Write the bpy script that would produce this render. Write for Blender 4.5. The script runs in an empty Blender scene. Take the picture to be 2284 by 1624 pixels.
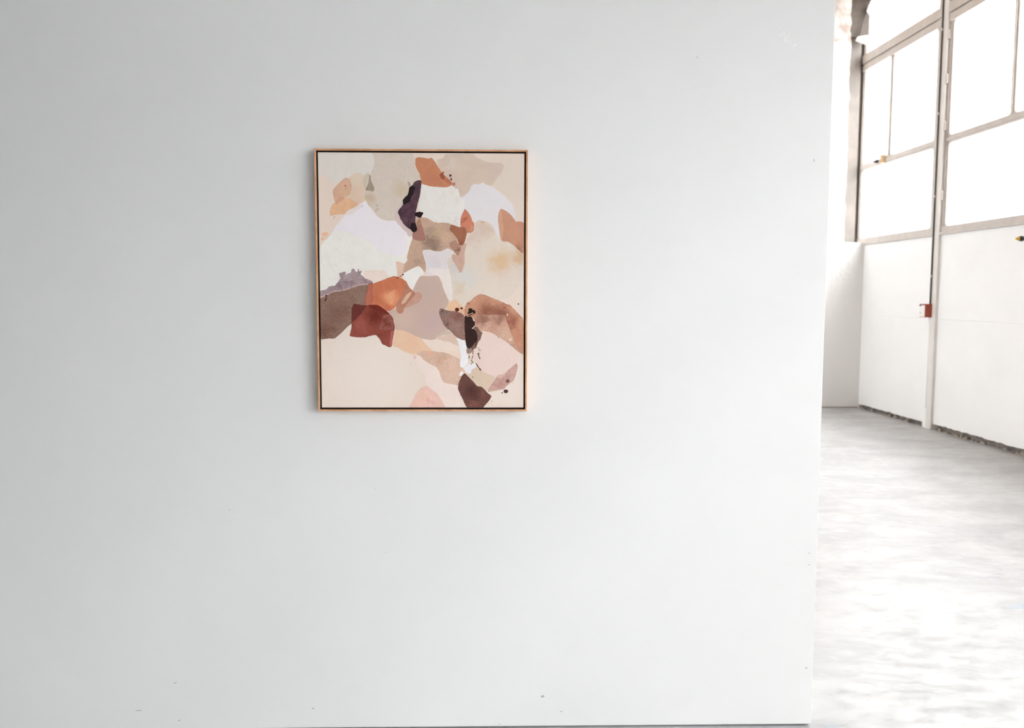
import bpy, bmesh, math, random
from mathutils import Vector, noise

# ------------------------------------------------------------------ camera
scene = bpy.context.scene
C = scene.collection
FPX, FRAME_W = 1860.8, 2284.0
YAW, PITCH, ROLL = 0.02068, 0.08291, 0.00296
EYE = Vector((0.0, 0.0, 1.5))
cam_data = bpy.data.cameras.new('camera')
cam = bpy.data.objects.new('camera', cam_data)
C.objects.link(cam)
fwd = Vector((math.sin(YAW) * math.cos(PITCH), math.cos(YAW) * math.cos(PITCH), -math.sin(PITCH)))
rgt = Vector((math.cos(YAW), -math.sin(YAW), 0))
upv = rgt.cross(fwd)
rr = math.cos(ROLL) * rgt + math.sin(ROLL) * upv
uu = -math.sin(ROLL) * rgt + math.cos(ROLL) * upv
from mathutils import Matrix
cam.matrix_world = Matrix((
    (rr.x, uu.x, -fwd.x, EYE.x), (rr.y, uu.y, -fwd.y, EYE.y), (rr.z, uu.z, -fwd.z, EYE.z), (0, 0, 0, 1)))
cam_data.sensor_width = 36.0
cam_data.lens = FPX / FRAME_W * 36.0
cam_data.clip_start = 0.05
cam_data.dof.use_dof = True
cam_data.dof.focus_distance = 2.8
cam_data.dof.aperture_fstop = 4.0
scene.camera = cam

# ------------------------------------------------------------------ sky, exposure
SKY = 3.0
world = bpy.data.worlds.new('overcast_sky')
scene.world = world
world.use_nodes = True
wn, wl = world.node_tree.nodes, world.node_tree.links
wn.clear()
wo = wn.new('ShaderNodeOutputWorld'); wb = wn.new('ShaderNodeBackground')
tc = wn.new('ShaderNodeTexCoord'); sx = wn.new('ShaderNodeSeparateXYZ')
mr = wn.new('ShaderNodeMapRange')           # overcast sky law: (1 + 2 sin h) / 3, ground below
mr.inputs['From Min'].default_value = 0; mr.inputs['From Max'].default_value = 1
mr.inputs['To Min'].default_value = 0.40; mr.inputs['To Max'].default_value = 1.0
wl.new(tc.outputs['Generated'], sx.inputs[0]); wl.new(sx.outputs['Z'], mr.inputs['Value'])
hue = wn.new('ShaderNodeMix'); hue.data_type = 'RGBA'; hue.blend_type = 'MULTIPLY'
hue.inputs['Factor'].default_value = 1
hue.inputs['B'].default_value = (0.992, 0.992, 1.0, 1)
wl.new(mr.outputs['Result'], hue.inputs['A']); wl.new(hue.outputs['Result'], wb.inputs['Color'])
wb.inputs['Strength'].default_value = SKY
world.cycles.sampling_method = 'MANUAL'
world.cycles.sample_map_resolution = 64
wl.new(wb.outputs[0], wo.inputs['Surface'])
vs = scene.view_settings
vs.view_transform = 'Standard'; vs.look = 'None'; vs.gamma = 1.0; vs.use_curve_mapping = False
vs.exposure = 3.08
scene.cycles.use_denoising = True
scene.cycles.use_adaptive_sampling = True
scene.cycles.adaptive_threshold = 0.1
scene.cycles.adaptive_min_samples = 16
scene.cycles.use_light_tree = False
scene.cycles.max_bounces = 7
scene.cycles.diffuse_bounces = 5
scene.cycles.transparent_max_bounces = 16
scene.cycles.sample_clamp_indirect = 8.0

# ------------------------------------------------------------------ place (metres, x right, y into the picture, z up)
WALL_Y = 2.783           # face of the white partition that carries the painting
WALL_EDGE = 1.108        # its right-hand end
FAR_Y = 11.042           # end wall of the hall
WIN_X, WIN_TURN = 5.088, 0.01775   # window wall and its turn about z
SILL, TOP = 2.17, 5.42
POST0, BAY, NBAY = 9.2425, 1.935, 12
LOW_X, LOW_Z = 2.7, 2.85
BLANK = {3, 5}          # unseen bays closed off to balance the window light
BLOCK_Y = -0.6  # near end of the added light-blocking wall
ADDED_GLAZED = {6, 7, 8, 9}  # bays with added low glazing for more light from below
random.seed(4)

# ------------------------------------------------------------------ helpers
def lin(c):
    return tuple((v / 255 / 12.92) if v / 255 <= 0.04045 else ((v / 255 + 0.055) / 1.055) ** 2.4 for v in c)

def new_mat(name):
    m = bpy.data.materials.new(name); m.use_nodes = True
    nt = m.node_tree; nt.nodes.clear()
    o = nt.nodes.new('ShaderNodeOutputMaterial'); b = nt.nodes.new('ShaderNodeBsdfPrincipled')
    nt.links.new(b.outputs[0], o.inputs['Surface'])
    return m, nt, b

def nd(nt, t, **kw):
    n = nt.nodes.new(t)
    for k, v in kw.items():
        if k in n.inputs: n.inputs[k].default_value = v
        else: setattr(n, k, v)
    return n

def mixc(nt, a, b, fac, blend='MIX'):
    m = nd(nt, 'ShaderNodeMix', data_type='RGBA', blend_type=blend)
    for key, v in (('A', a), ('B', b), ('Factor', fac)):
        if hasattr(v, 'links'): nt.links.new(v, m.inputs[key] if key != 'Factor' else m.inputs[0])
        else:
            i = m.inputs[0] if key == 'Factor' else m.inputs[key]
            i.default_value = v if key == 'Factor' else (*v[:3], 1)
    return m.outputs['Result']

def ramp(nt, src, a, b, lo=0.0, hi=1.0):
    r = nd(nt, 'ShaderNodeMapRange', interpolation_type='SMOOTHSTEP')
    for k, v in (('From Min', a), ('From Max', b), ('To Min', lo), ('To Max', hi)): r.inputs[k].default_value = v
    nt.links.new(src, r.inputs['Value'])
    return r.outputs['Result']

def simple(name, col, rough=0.6, metal=0.0, var=0.0, vscale=6.0, bump=0.0, bscale=80.0, spec=0.5):
    m, nt, b = new_mat(name)
    b.inputs['Roughness'].default_value = rough; b.inputs['Metallic'].default_value = metal
    b.inputs['Specular IOR Level'].default_value = spec
    t = nd(nt, 'ShaderNodeTexCoord')
    if var:
        n = nd(nt, 'ShaderNodeTexNoise', Scale=vscale, Detail=5.0, Roughness=0.6)
        nt.links.new(t.outputs['Object'], n.inputs['Vector'])
        f = ramp(nt, n.outputs['Fac'], 0.3, 0.7)
        c = mixc(nt, [v * (1 - var) for v in col], [min(1, v * (1 + var)) for v in col], f)
        nt.links.new(c, b.inputs['Base Color'])
    else:
        b.inputs['Base Color'].default_value = (*col, 1)
    if bump:
        n = nd(nt, 'ShaderNodeTexNoise', Scale=bscale, Detail=4.0)
        nt.links.new(t.outputs['Object'], n.inputs['Vector'])
        bp = nd(nt, 'ShaderNodeBump', Strength=bump, Distance=0.002)
        nt.links.new(n.outputs['Fac'], bp.inputs['Height']); nt.links.new(bp.outputs['Normal'], b.inputs['Normal'])
    return m

def add_box(bm, x0, x1, y0, y1, z0, z1):
    v = [bm.verts.new(p) for p in ((x0, y0, z0), (x1, y0, z0), (x1, y1, z0), (x0, y1, z0),
                                   (x0, y0, z1), (x1, y0, z1), (x1, y1, z1), (x0, y1, z1))]
    for f in ((3, 2, 1, 0), (4, 5, 6, 7), (0, 1, 5, 4), (1, 2, 6, 5), (2, 3, 7, 6), (3, 0, 4, 7)):
        bm.faces.new([v[i] for i in f])

def add_prism(bm, poly, axis, lo, hi):
    """extrude a 2-D polygon along an axis ('x','y','z')"""
    def p3(p, t):
        return {'x': (t, p[0], p[1]), 'y': (p[0], t, p[1]), 'z': (p[0], p[1], t)}[axis]
    a = [bm.verts.new(p3(p, lo)) for p in poly]; b = [bm.verts.new(p3(p, hi)) for p in poly]
    n = len(poly)
    bm.faces.new(a); bm.faces.new(b[::-1])
    for i in range(n): bm.faces.new((a[i], b[i], b[(i + 1) % n], a[(i + 1) % n]))
    bmesh.ops.recalc_face_normals(bm, faces=bm.faces)

def add_tube(bm, pts, rad, seg=10, taper=None):
    rings = []
    for i, p in enumerate(pts):
        p = Vector(p)
        d = (Vector(pts[min(i + 1, len(pts) - 1)]) - Vector(pts[max(i - 1, 0)])).normalized()
        s = d.orthogonal().normalized() if i == 0 else (rings_s - d * rings_s.dot(d)).normalized()
        rings_s = s; t = d.cross(s)
        r = rad if taper is None else taper[i]
        rings.append([bm.verts.new(p + r * (math.cos(a) * s + math.sin(a) * t)) for a in
                      [2 * math.pi * k / seg for k in range(seg)]])
    for a, b in zip(rings, rings[1:]):
        for k in range(seg): bm.faces.new((a[k], a[(k + 1) % seg], b[(k + 1) % seg], b[k]))
    bm.faces.new(rings[0][::-1]); bm.faces.new(rings[-1])

def obj(name, bm, mats, parent=None, bevel=0.0, smooth=False, loc=None, rotz=None):
    if bevel:
        bmesh.ops.bevel(bm, geom=[e for e in bm.edges], offset=bevel, segments=2, affect='EDGES', profile=0.6)
    me = bpy.data.meshes.new(name); bm.to_mesh(me); bm.free()
    for m in (mats if isinstance(mats, (list, tuple)) else [mats]): me.materials.append(m)
    if smooth:
        for p in me.polygons: p.use_smooth = True
    o = bpy.data.objects.new(name, me); C.objects.link(o)
    if parent: o.parent = parent
    if loc: o.location = loc
    if rotz is not None: o.rotation_euler = (0, 0, rotz)
    return o

def B(): return bmesh.new()
def boxes(*bs):
    bm = B()
    for b in bs: add_box(bm, *b)
    return bm

def empty(name, loc=(0, 0, 0), rotz=0.0, parent=None):
    o = bpy.data.objects.new(name, None); C.objects.link(o)
    o.location = loc; o.rotation_euler = (0, 0, rotz); o.empty_display_size = 0.1
    if parent: o.parent = parent
    return o

def tag(o, label, cat=None, group=None, kind=None):
    o['label'] = label
    if cat: o['category'] = cat
    if group: o['group'] = group
    if kind: o['kind'] = kind
    return o

def wpt(s, off=0.0, z=0.0):
    """point on the window wall: s along it, off outwards"""
    c, n = math.cos(WIN_TURN), math.sin(WIN_TURN)
    return Vector((WIN_X - n * s + c * off, c * s + n * off, z))

# ------------------------------------------------------------------ materials of the place
def wall_paint():
    m, nt, b = new_mat('white_wall_paint')
    t = nd(nt, 'ShaderNodeTexCoord')
    n1 = nd(nt, 'ShaderNodeTexNoise', Scale=1.6, Detail=6.0, Roughness=0.6)
    nt.links.new(t.outputs['Object'], n1.inputs['Vector'])
    f = ramp(nt, n1.outputs['Fac'], 0.3, 0.75)
    c = mixc(nt, (0.795, 0.795, 0.793), (0.815, 0.815, 0.813), f)
    nt.links.new(c, b.inputs['Base Color'])
    b.inputs['Roughness'].default_value = 0.55; b.inputs['Specular IOR Level'].default_value = 0.3
    n2 = nd(nt, 'ShaderNodeTexNoise', Scale=140.0, Detail=3.0)
    n3 = nd(nt, 'ShaderNodeTexNoise', Scale=2.2, Detail=2.0)
    for n in (n2, n3): nt.links.new(t.outputs['Object'], n.inputs['Vector'])
    b1 = nd(nt, 'ShaderNodeBump', Strength=0.06, Distance=0.001)
    b2 = nd(nt, 'ShaderNodeBump', Strength=0.10, Distance=0.01)
    nt.links.new(n2.outputs['Fac'], b1.inputs['Height']); nt.links.new(n3.outputs['Fac'], b2.inputs['Height'])
    nt.links.new(b1.outputs['Normal'], b2.inputs['Normal']); nt.links.new(b2.outputs['Normal'], b.inputs['Normal'])
    return m

def concrete():
    m, nt, b = new_mat('worn_painted_concrete')
    t = nd(nt, 'ShaderNodeTexCoord')
    mp = nd(nt, 'ShaderNodeMapping'); mp.inputs['Scale'].default_value = (1.0, 1.9, 1.0)
    mp.inputs['Rotation'].default_value = (0, 0, 0.35)
    nt.links.new(t.outputs['Object'], mp.inputs['Vector'])
    n1 = nd(nt, 'ShaderNodeTexNoise', Scale=1.7, Detail=9.0, Roughness=0.66, Distortion=0.4)
    n2 = nd(nt, 'ShaderNodeTexNoise', Scale=9.0, Detail=8.0, Roughness=0.7, Distortion=0.3)
    n3 = nd(nt, 'ShaderNodeTexNoise', Scale=38.0, Detail=3.0, Roughness=0.5)
    n4 = nd(nt, 'ShaderNodeTexNoise', Scale=0.9, Detail=2.0)
    for n in (n1, n2, n3, n4): nt.links.new(mp.outputs['Vector'], n.inputs['Vector'])
    c = mixc(nt, (0.405, 0.41, 0.42), (0.515, 0.52, 0.525), ramp(nt, n1.outputs['Fac'], 0.35, 0.65))
    c = mixc(nt, c, (0.37, 0.375, 0.385), ramp(nt, n2.outputs['Fac'], 0.56, 0.72, 0, 0.7))
    c = mixc(nt, c, (0.59, 0.595, 0.60), ramp(nt, n2.outputs['Fac'], 0.40, 0.30, 0, 0.8))
    c = mixc(nt, c, (0.35, 0.35, 0.36), ramp(nt, n3.outputs['Fac'], 0.735, 0.77, 0, 0.8))
    c = mixc(nt, c, (0.66, 0.73, 0.80), ramp(nt, n4.outputs['Fac'], 0.66, 0.76, 0, 0.5))
    nt.links.new(c, b.inputs['Base Color'])
    b.inputs['Roughness'].default_value = 0.42
    nt.links.new(ramp(nt, n2.outputs['Fac'], 0.3, 0.7, 0.34, 0.58), b.inputs['Roughness'])
    bp = nd(nt, 'ShaderNodeBump', Strength=0.12, Distance=0.003)
    nt.links.new(n2.outputs['Fac'], bp.inputs['Height']); nt.links.new(bp.outputs['Normal'], b.inputs['Normal'])
    return m

def pitted_plaster():
    m, nt, b = new_mat('pitted_white_plaster')
    t = nd(nt, 'ShaderNodeTexCoord')
    n1 = nd(nt, 'ShaderNodeTexNoise', Scale=3.2, Detail=7.0, Roughness=0.65)
    n2 = nd(nt, 'ShaderNodeTexNoise', Scale=22.0, Detail=5.0, Roughness=0.7)
    for n in (n1, n2): nt.links.new(t.outputs['Object'], n.inputs['Vector'])
    c = mixc(nt, (0.56, 0.53, 0.50), (0.32, 0.25, 0.215), ramp(nt, n1.outputs['Fac'], 0.42, 0.62, 0, 0.9))
    c = mixc(nt, c, (0.55, 0.50, 0.47), ramp(nt, n2.outputs['Fac'], 0.60, 0.72, 0, 0.6))
    s = nd(nt, 'ShaderNodeSeparateXYZ'); nt.links.new(t.outputs['Object'], s.inputs[0])
    zz_ = nd(nt, 'ShaderNodeMath', operation='MULTIPLY_ADD'); zz_.inputs[1].default_value = 1.6    # patchy border of brown marks, deepened for shade near the ceiling
    nt.links.new(n1.outputs['Fac'], zz_.inputs[0]); nt.links.new(s.outputs['Z'], zz_.inputs[2])
    stain_shade = ramp(nt, zz_.outputs[0], 4.9, 5.9)
    c = mixc(nt, (0.80, 0.79, 0.785), c, stain_shade)
    nt.links.new(c, b.inputs['Base Color']); b.inputs['Roughness'].default_value = 0.85
    bp = nd(nt, 'ShaderNodeBump', Strength=0.6, Distance=0.012)
    nt.links.new(n2.outputs['Fac'], bp.inputs['Height']); nt.links.new(bp.outputs['Normal'], b.inputs['Normal'])
    return m

M_WALL = wall_paint()
M_FLOOR = concrete()
M_PLASTER = pitted_plaster()
M_PANEL = simple('white_painted_board', (0.87, 0.868, 0.865), 0.5, var=0.02, vscale=1.5, bump=0.1, bscale=30)
M_STEEL = simple('cream_painted_steel', (0.55, 0.50, 0.46), 0.45, var=0.06, vscale=9, bump=0.1, bscale=40)
M_POST = simple('white_painted_post', (0.72, 0.69, 0.665), 0.45, var=0.04, vscale=5)
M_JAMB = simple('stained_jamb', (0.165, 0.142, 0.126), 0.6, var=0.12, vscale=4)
M_CONDUIT = simple('dark_grey_conduit', (0.07, 0.068, 0.06), 0.5, var=0.15, vscale=8)
M_CEIL = simple('brown_timber_boards', (0.30, 0.21, 0.15), 0.7, var=0.2, vscale=3)
M_ADDED_SLAB = simple('added_slab_pale', (0.72, 0.715, 0.71), 0.8)
M_LIGHT_BLOCK = simple('light_block_grey', (0.08, 0.08, 0.08), 0.7)
M_BRICK = simple('white_painted_masonry', (0.72, 0.70, 0.68), 0.8, var=0.05, vscale=3, bump=0.3, bscale=20)
M_GRIME_SHADE = simple('grime_and_gap_shade', (0.17, 0.145, 0.13), 0.9, var=0.4, vscale=14, bump=0.5, bscale=60)  # grime behind the boards, also the gap shade under the partition
M_RUBBLE = simple('crumbled_mortar', (0.30, 0.265, 0.23), 0.95, var=0.25, vscale=40, bump=0.8, bscale=120)
M_RED = simple('red_plastic', (0.33, 0.055, 0.025), 0.4, var=0.05)
M_LABEL = simple('white_plastic_plate', (0.82, 0.80, 0.79), 0.4)
M_BLACK = simple('black_plastic', (0.02, 0.02, 0.02), 0.45)
M_YELLOW = simple('yellow_plastic', (0.62, 0.36, 0.02), 0.45)
M_GREY = simple('grey_metal', (0.45, 0.46, 0.46), 0.4, metal=0.6)
M_WOOD = simple('bare_wood', (0.55, 0.38, 0.22), 0.7, var=0.15, vscale=30)

def glass():
    m = bpy.data.materials.new('window_glass'); m.use_nodes = True
    nt = m.node_tree; nt.nodes.clear()
    o = nd(nt, 'ShaderNodeOutputMaterial'); tr = nd(nt, 'ShaderNodeBsdfTransparent')
    tr.inputs['Color'].default_value = (0.95, 0.96, 0.955, 1)
    gl = nd(nt, 'ShaderNodeBsdfGlossy', Roughness=0.03); lw = nd(nt, 'ShaderNodeLayerWeight', Blend=0.5)
    pw = nd(nt, 'ShaderNodeMath', operation='POWER'); pw.inputs[1].default_value = 5.0
    fr = nd(nt, 'ShaderNodeMath', operation='MULTIPLY_ADD'); fr.inputs[1].default_value = 0.9; fr.inputs[2].default_value = 0.04
    nt.links.new(lw.outputs['Facing'], pw.inputs[0]); nt.links.new(pw.outputs[0], fr.inputs[0])
    mx = nd(nt, 'ShaderNodeMixShader')
    nt.links.new(fr.outputs[0], mx.inputs[0]); nt.links.new(tr.outputs[0], mx.inputs[1]); nt.links.new(gl.outputs[0], mx.inputs[2])
    nt.links.new(mx.outputs[0], o.inputs['Surface'])
    return m
M_GLASS = glass()

# ------------------------------------------------------------------ room shell
X0, Y0, CEIL = -6.0, -13.0, 5.5
floor_o = obj('floor', boxes((X0 - .3, 6.2, Y0 - .3, FAR_Y + .6, -0.2, 0.0)), M_FLOOR)
tag(floor_o, 'pale worn concrete floor with grey mottling and scuffs', kind='structure')
ceil_o = obj('ceiling', boxes((X0 - .3, 5.36, Y0 - .3, FAR_Y + .6, CEIL, CEIL + .2)), M_CEIL)
tag(ceil_o, 'brown timber ceiling of the hall', kind='structure')
LW0, LW1, LZ0, LZ1 = 5.4, 10.6, 1.6, 4.5     # row of windows in the opposite wall of the hall
tag(obj('wall_left', boxes((X0 - .25, X0, Y0, LW0, 0, CEIL), (X0 - .25, X0, LW1, FAR_Y + .4, 0, CEIL),
                           (X0 - .25, X0, LW0, LW1, 0, LZ0), (X0 - .25, X0, LW0, LW1, LZ1, CEIL)), M_BRICK),
    'white painted masonry side wall opposite the tall steel windows', kind='structure')
tag(obj('wall_back', boxes((X0, 5.4, Y0 - .25, Y0, 0, CEIL)), M_BRICK), 'white painted masonry wall behind the viewer', kind='structure')

# unseen dark wall added to darken the left side of the partition
if BLOCK_Y: tag(obj('wall_light_block', boxes((-1.98, -1.83, BLOCK_Y, WALL_Y, 0, LOW_Z)), M_LIGHT_BLOCK), 'unseen dark wall added to shade the left of the white partition', kind='structure')
# unseen low slab added to shade the top of the painting wall
tag(obj('ceiling_light_block', boxes((X0, LOW_X, Y0, WALL_Y + .14, LOW_Z, LOW_Z + .25)), M_ADDED_SLAB), 'unseen low slab added to shade the top of the painting wall', kind='structure')
# partition carrying the painting
bm = B(); add_box(bm, X0, WALL_EDGE, WALL_Y, WALL_Y + 0.14, 0.006, LOW_Z)
wall_front = tag(obj('wall_front', bm, M_WALL, bevel=0.002), 'large flat white partition wall on which the framed painting hangs', kind='structure')
tag(obj('trim_1', boxes((X0, WALL_EDGE - .01, WALL_Y + .03, WALL_Y + .12, 0.0, 0.0055)), M_GRIME_SHADE), 'dark strip standing for the shade in the gap under the white partition wall', kind='structure')  # gap shadow put into a dark strip

M_CHIP = simple('bare_white_plaster', (0.93, 0.93, 0.93), 0.9)
M_SCUFF = simple('grey_scuff', (0.40, 0.40, 0.40), 0.8)
def blob(bm, cx, cz, rx, rz, y=0.0, th=0.0006, seg=9, rot=0.0):
    poly = []
    for k in range(seg):
        a = 2 * math.pi * k / seg; q = random.uniform(0.75, 1.15)
        px, pz = rx * q * math.cos(a), rz * q * math.sin(a)
        poly.append((cx + px * math.cos(rot) - pz * math.sin(rot), cz + px * math.sin(rot) + pz * math.cos(rot)))
    add_prism(bm, poly, 'y', y - th, y + 0.0003)
bm = B()
for k in range(46):
    t = random.gauss(0, 0.42); q = random.gauss(0, 0.38)
    blob(bm, 0.024 * t + 0.009 * q, -0.022 * t + 0.012 * q, random.uniform(.0006, .0028), random.uniform(.0005, .0018), rot=random.uniform(0, 3))
for dx, dz in ((0.0335, -0.026), (0.038, -0.024), (0.031, -0.030)): blob(bm, dx, dz, .003, .0018, rot=.5)
chip = obj('chipped_paint', bm, M_CHIP, wall_front, loc=(0.9443, WALL_Y, 2.3417)); chip['kind'] = 'stuff'
for x, z, a, b, rt in [(1.054, 1.9452, 0.0012, 0.006, 0.1), (1.0818, 0.6171, 0.0045, 0.0012, -0.2), (1.0831, 0.5761, 0.0045, 0.0012, -0.2), (-0.6258, 0.0757, 0.005, 0.0018, -0.3), (-1.094, 0.1703, 0.006, 0.0013, 0.2), (0.0177, 0.0143, 0.0022, 0.0022, 0), (0.8274, 2.028, 0.001, 0.001, 0), (-0.8942, 0.7741, 0.0018, 0.0018, 0), (-0.3707, 0.6253, 0.0016, 0.0016, 0), (0.2325, 0.0579, 0.006, 0.0013, -0.4), (-1.2208, 0.0722, 0.012, 0.0012, 0.05), (0.1667, 0.1134, 0.007, 0.004, 0.3), (-1.0843, 0.0359, 0.005, 0.0015, 0.2), (-0.4019, 0.8454, 0.0012, 0.0012, 0), (0.659, 2.2737, 0.0012, 0.003, 0), (1.0842, 0.2087, 0.004, 0.0025, 0.2)]:
    bm = B(); blob(bm, 0, 0, a, b, rot=rt)
    obj('scuff_mark', bm, M_SCUFF, wall_front, loc=(x, WALL_Y, z))

# old paint traces on the floor
M_BLUE = simple('pale_blue_paint_trace', (0.42, 0.475, 0.53), 0.6, var=0.05, vscale=20)
M_LILAC = simple('pale_lilac_paint_trace', (0.45, 0.445, 0.50), 0.6, var=0.05, vscale=20)
def trace(name, mat, x, y, a, b, rt, seed, n=22):
    random.seed(seed); bm = B(); poly = []
    for k in range(n):
        t_ = 2 * math.pi * k / n; q = random.uniform(.6, 1.2); px, py = a * q * math.cos(t_), b * q * math.sin(t_)
        poly.append((px * math.cos(rt) - py * math.sin(rt), px * math.sin(rt) + py * math.cos(rt)))
    add_prism(bm, poly, 'z', -.0003, .0004)
    obj(name, bm, mat, floor_o, loc=(x, y, 0))
for q in [('paint_trace', 'b', 2.558, 3.889, 0.09, 0.03, 0.3, 3), ('paint_trace', 'b', 1.18, 2.781, 0.045, 0.006, 0, 4), ('paint_trace', 'l', 2.643, 4.301, 0.07, 0.016, 0.1, 5), ('floor_scratch', 'w', 2.404, 3.926, 0.036, 0.0016, -0.75, 6), ('floor_scratch', 'w', 2.383, 4.018, 0.014, 0.0014, -0.5, 7), ('floor_speck', 'd', 1.814, 3.263, 0.0026, 0.0026, 0, 8), ('floor_speck', 'd', 1.39, 2.962, 0.0026, 0.0026, 0, 9), ('floor_speck', 'd', 1.308, 3.27, 0.002, 0.002, 0, 10)]: trace(*([q[0], dict(b=M_BLUE, l=M_LILAC, w=M_LABEL, d=M_SCUFF)[q[1]]] + list(q[2:])))

# end wall of the hall: full width below sill height, ragged plaster edge above it
poly = [(X0, 0), (5.1, 0), (5.1, 2.205)]
z = 2.205; poly.append((4.622, z))
random.seed(11)
while z < CEIL - .06:
    z += random.uniform(0.025, 0.075)
    e = 4.612 + 0.012 * noise.noise(Vector((z * 2.1, 3.3, 0))) + 0.016 * noise.noise(Vector((z * 9.0, 1.3, 0))) + 0.006 * random.uniform(-1, 1)
    poly.append((e, min(z, CEIL)))
poly += [(4.61, CEIL), (X0, CEIL)]
bm = B(); add_prism(bm, poly, 'y', FAR_Y, FAR_Y + 0.22)
tag(obj('wall_far', bm, M_PLASTER), 'end wall of pitted white plaster with a ragged edge beside the windows', kind='structure')
tag(obj('trim_2', boxes((-1.0, 4.88, FAR_Y - .004, FAR_Y, 0.0, 0.012)), M_RUBBLE), 'thin dark skirting line at the foot of the end wall', kind='structure')

# jamb post in the recess between end wall and windows
bm = B()
add_box(bm, 4.40, 4.965, FAR_Y + .22, FAR_Y + .45, 2.1, CEIL)
jamb = tag(obj('trim_3', bm, M_JAMB), 'tall pale jamb between ragged plaster edge and first window', kind='structure')
bm = B(); add_box(bm, 4.66, 4.83, FAR_Y + .17, FAR_Y + .22, 2.205, CEIL)
obj('jamb_board', bm, M_JAMB, jamb, bevel=0.012)
bm = B(); add_box(bm, 4.60, 4.895, FAR_Y + .10, FAR_Y + .22, 4.87, CEIL)  # dark box added in place of the shade on the upper jamb
obj('jamb_shade_box', bm, simple('jamb_shade_brown', (0.075, 0.055, 0.042), 0.6, var=0.15, vscale=12), jamb, bevel=0.01)

# ------------------------------------------------------------------ window wall
wall_right = tag(empty('wall_right', (WIN_X, 0, 0), WIN_TURN), 'white boarded wall under the row of tall steel windows', kind='structure')
S0 = Y0 - .2
obj('end_panel', boxes((0.0, 0.30, S0, POST0 - (NBAY - 1) * BAY - .06, 0, CEIL)), M_BRICK, wall_right)
obj('lintel', boxes((0.0, 0.30, S0, FAR_Y + .5, TOP, CEIL)), M_BRICK, wall_right)
HALF = 0.0525
posts = [POST0 - k * BAY for k in range(NBAY)]
JOINT = 1.243
def ragged_bottom(y0, y1, zb, amp, seed):
    """board outline in (y, z) with a broken lower edge"""
    random.seed(seed); n = max(4, int((y1 - y0) / 0.05))
    pts = [(y0 + (y1 - y0) * i / n, zb + amp * (0.5 * random.random() + 0.5 * max(0, noise.noise(Vector((i * .37, seed, 0)))) * 2)) for i in range(n + 1)]
    return pts + [(y1, JOINT - .0006), (y0, JOINT - .0006)]
edges = [FAR_Y + .02] + posts
for k in range(len(posts)):
    hi = edges[k] - (HALF if k else 0.0); lo = posts[k] + HALF
    if k in ADDED_GLAZED:       # unseen glazing added to brighten the lower painting wall
        obj('added_door_stile', boxes((0.0, 0.06, lo, lo + .09, 0.02, SILL), (0.0, 0.06, hi - .09, hi, 0.02, SILL), (0.0, 0.06, (lo + hi) / 2 - .06, (lo + hi) / 2 + .06, 0.02, SILL)), M_STEEL, wall_right)
        obj('added_door_rail', boxes((0.0, 0.06, lo, hi, 0.02, .22), (0.0, 0.06, lo, hi, SILL - .1, SILL)), M_STEEL, wall_right)
        obj('pane', boxes((.028, .032, lo, hi, .2, SILL - .08)), M_GLASS, wall_right)
        continue
    obj('backing', boxes((0.045, 0.30, lo - .065, hi + (.5 if k == 0 else .065), 0, SILL)), M_GRIME_SHADE, wall_right)
    bm = B(); add_prism(bm, ragged_bottom(lo, hi, 0.05 if k == 0 else 0.062, 0.012 if k == 0 else 0.02, 20 + k), 'x', 0.0, 0.03)
    obj('panel', bm, M_PANEL, wall_right)
    obj('panel', boxes((-0.001, 0.03, lo, hi, JOINT + .0006, SILL + .01)), M_PANEL, wall_right)
    if k == 0: obj('filler', boxes((-.004, .04, lo, lo + .12, 0, .07)), M_PANEL, wall_right)
    # crumbled mortar and dark voids in the slot below the board
    if k < 3:
        random.seed(60 + k); y = lo + .03
        while y < hi - .02:
            w = random.uniform(.03, .11)
            if k == 0 and y < lo + .13: y += w; continue
            if random.random() < (.55 if k == 0 else .8):
                bm = B(); h = random.uniform(.012, .045); d = random.uniform(-.004, .028)
                poly = [(y, 0), (y + w, 0), (y + w * random.uniform(.75, 1), h * random.uniform(.6, 1)), (y + w * random.uniform(.3, .6), h), (y + w * random.uniform(0, .2), h * random.uniform(.5, 1))]
                add_prism(bm, poly, 'x', d, .046)
                obj('mortar_lump', bm, M_RUBBLE, wall_right)
            y += w + random.uniform(0, .05)
for i, s in enumerate(posts):
    p_ = tag(obj('trim_%d' % (4 + i), boxes((-0.033, 0.14, s - HALF, s + HALF, 0, CEIL)), M_POST, bevel=0.006, loc=(WIN_X, 0, 0), rotz=WIN_TURN),
             ['white post between the first and second window from the end wall', 'white post after the second window from the end wall'][i] if i < 2 else 'white post in the row further along the window wall, number %s from the end wall' % ['three', 'four', 'five', 'six', 'seven', 'eight', 'nine', 'ten', 'eleven', 'twelve', 'thirteen'][i - 2], kind='structure')

T1 = (3.155, 3.24); T2 = (4.452, 4.66); SR = (SILL, 2.262); STILE = 0.085
def frame_piece(name, parent, *bs, bevel=0.004):
    return obj(name, boxes(*bs), M_STEEL, parent, bevel=bevel)

def portal(c, nrm, wid, hei):
    # daylight portal (guides sampling of the sky through an opening, gives no light of its own)
    L = bpy.data.lights.new('window_portal', 'AREA'); L.shape = 'RECTANGLE'
    L.size = wid; L.size_y = hei; L.cycles.is_portal = True
    o = bpy.data.objects.new('window_portal', L); C.objects.link(o)
    zz = -nrm; xx = Vector((0, 0, 1)).cross(zz).normalized(); yy = zz.cross(xx)
    o.matrix_world = Matrix(((xx.x, yy.x, zz.x, c.x), (xx.y, yy.y, zz.y, c.y), (xx.z, yy.z, zz.z, c.z), (0, 0, 0, 1)))

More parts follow.
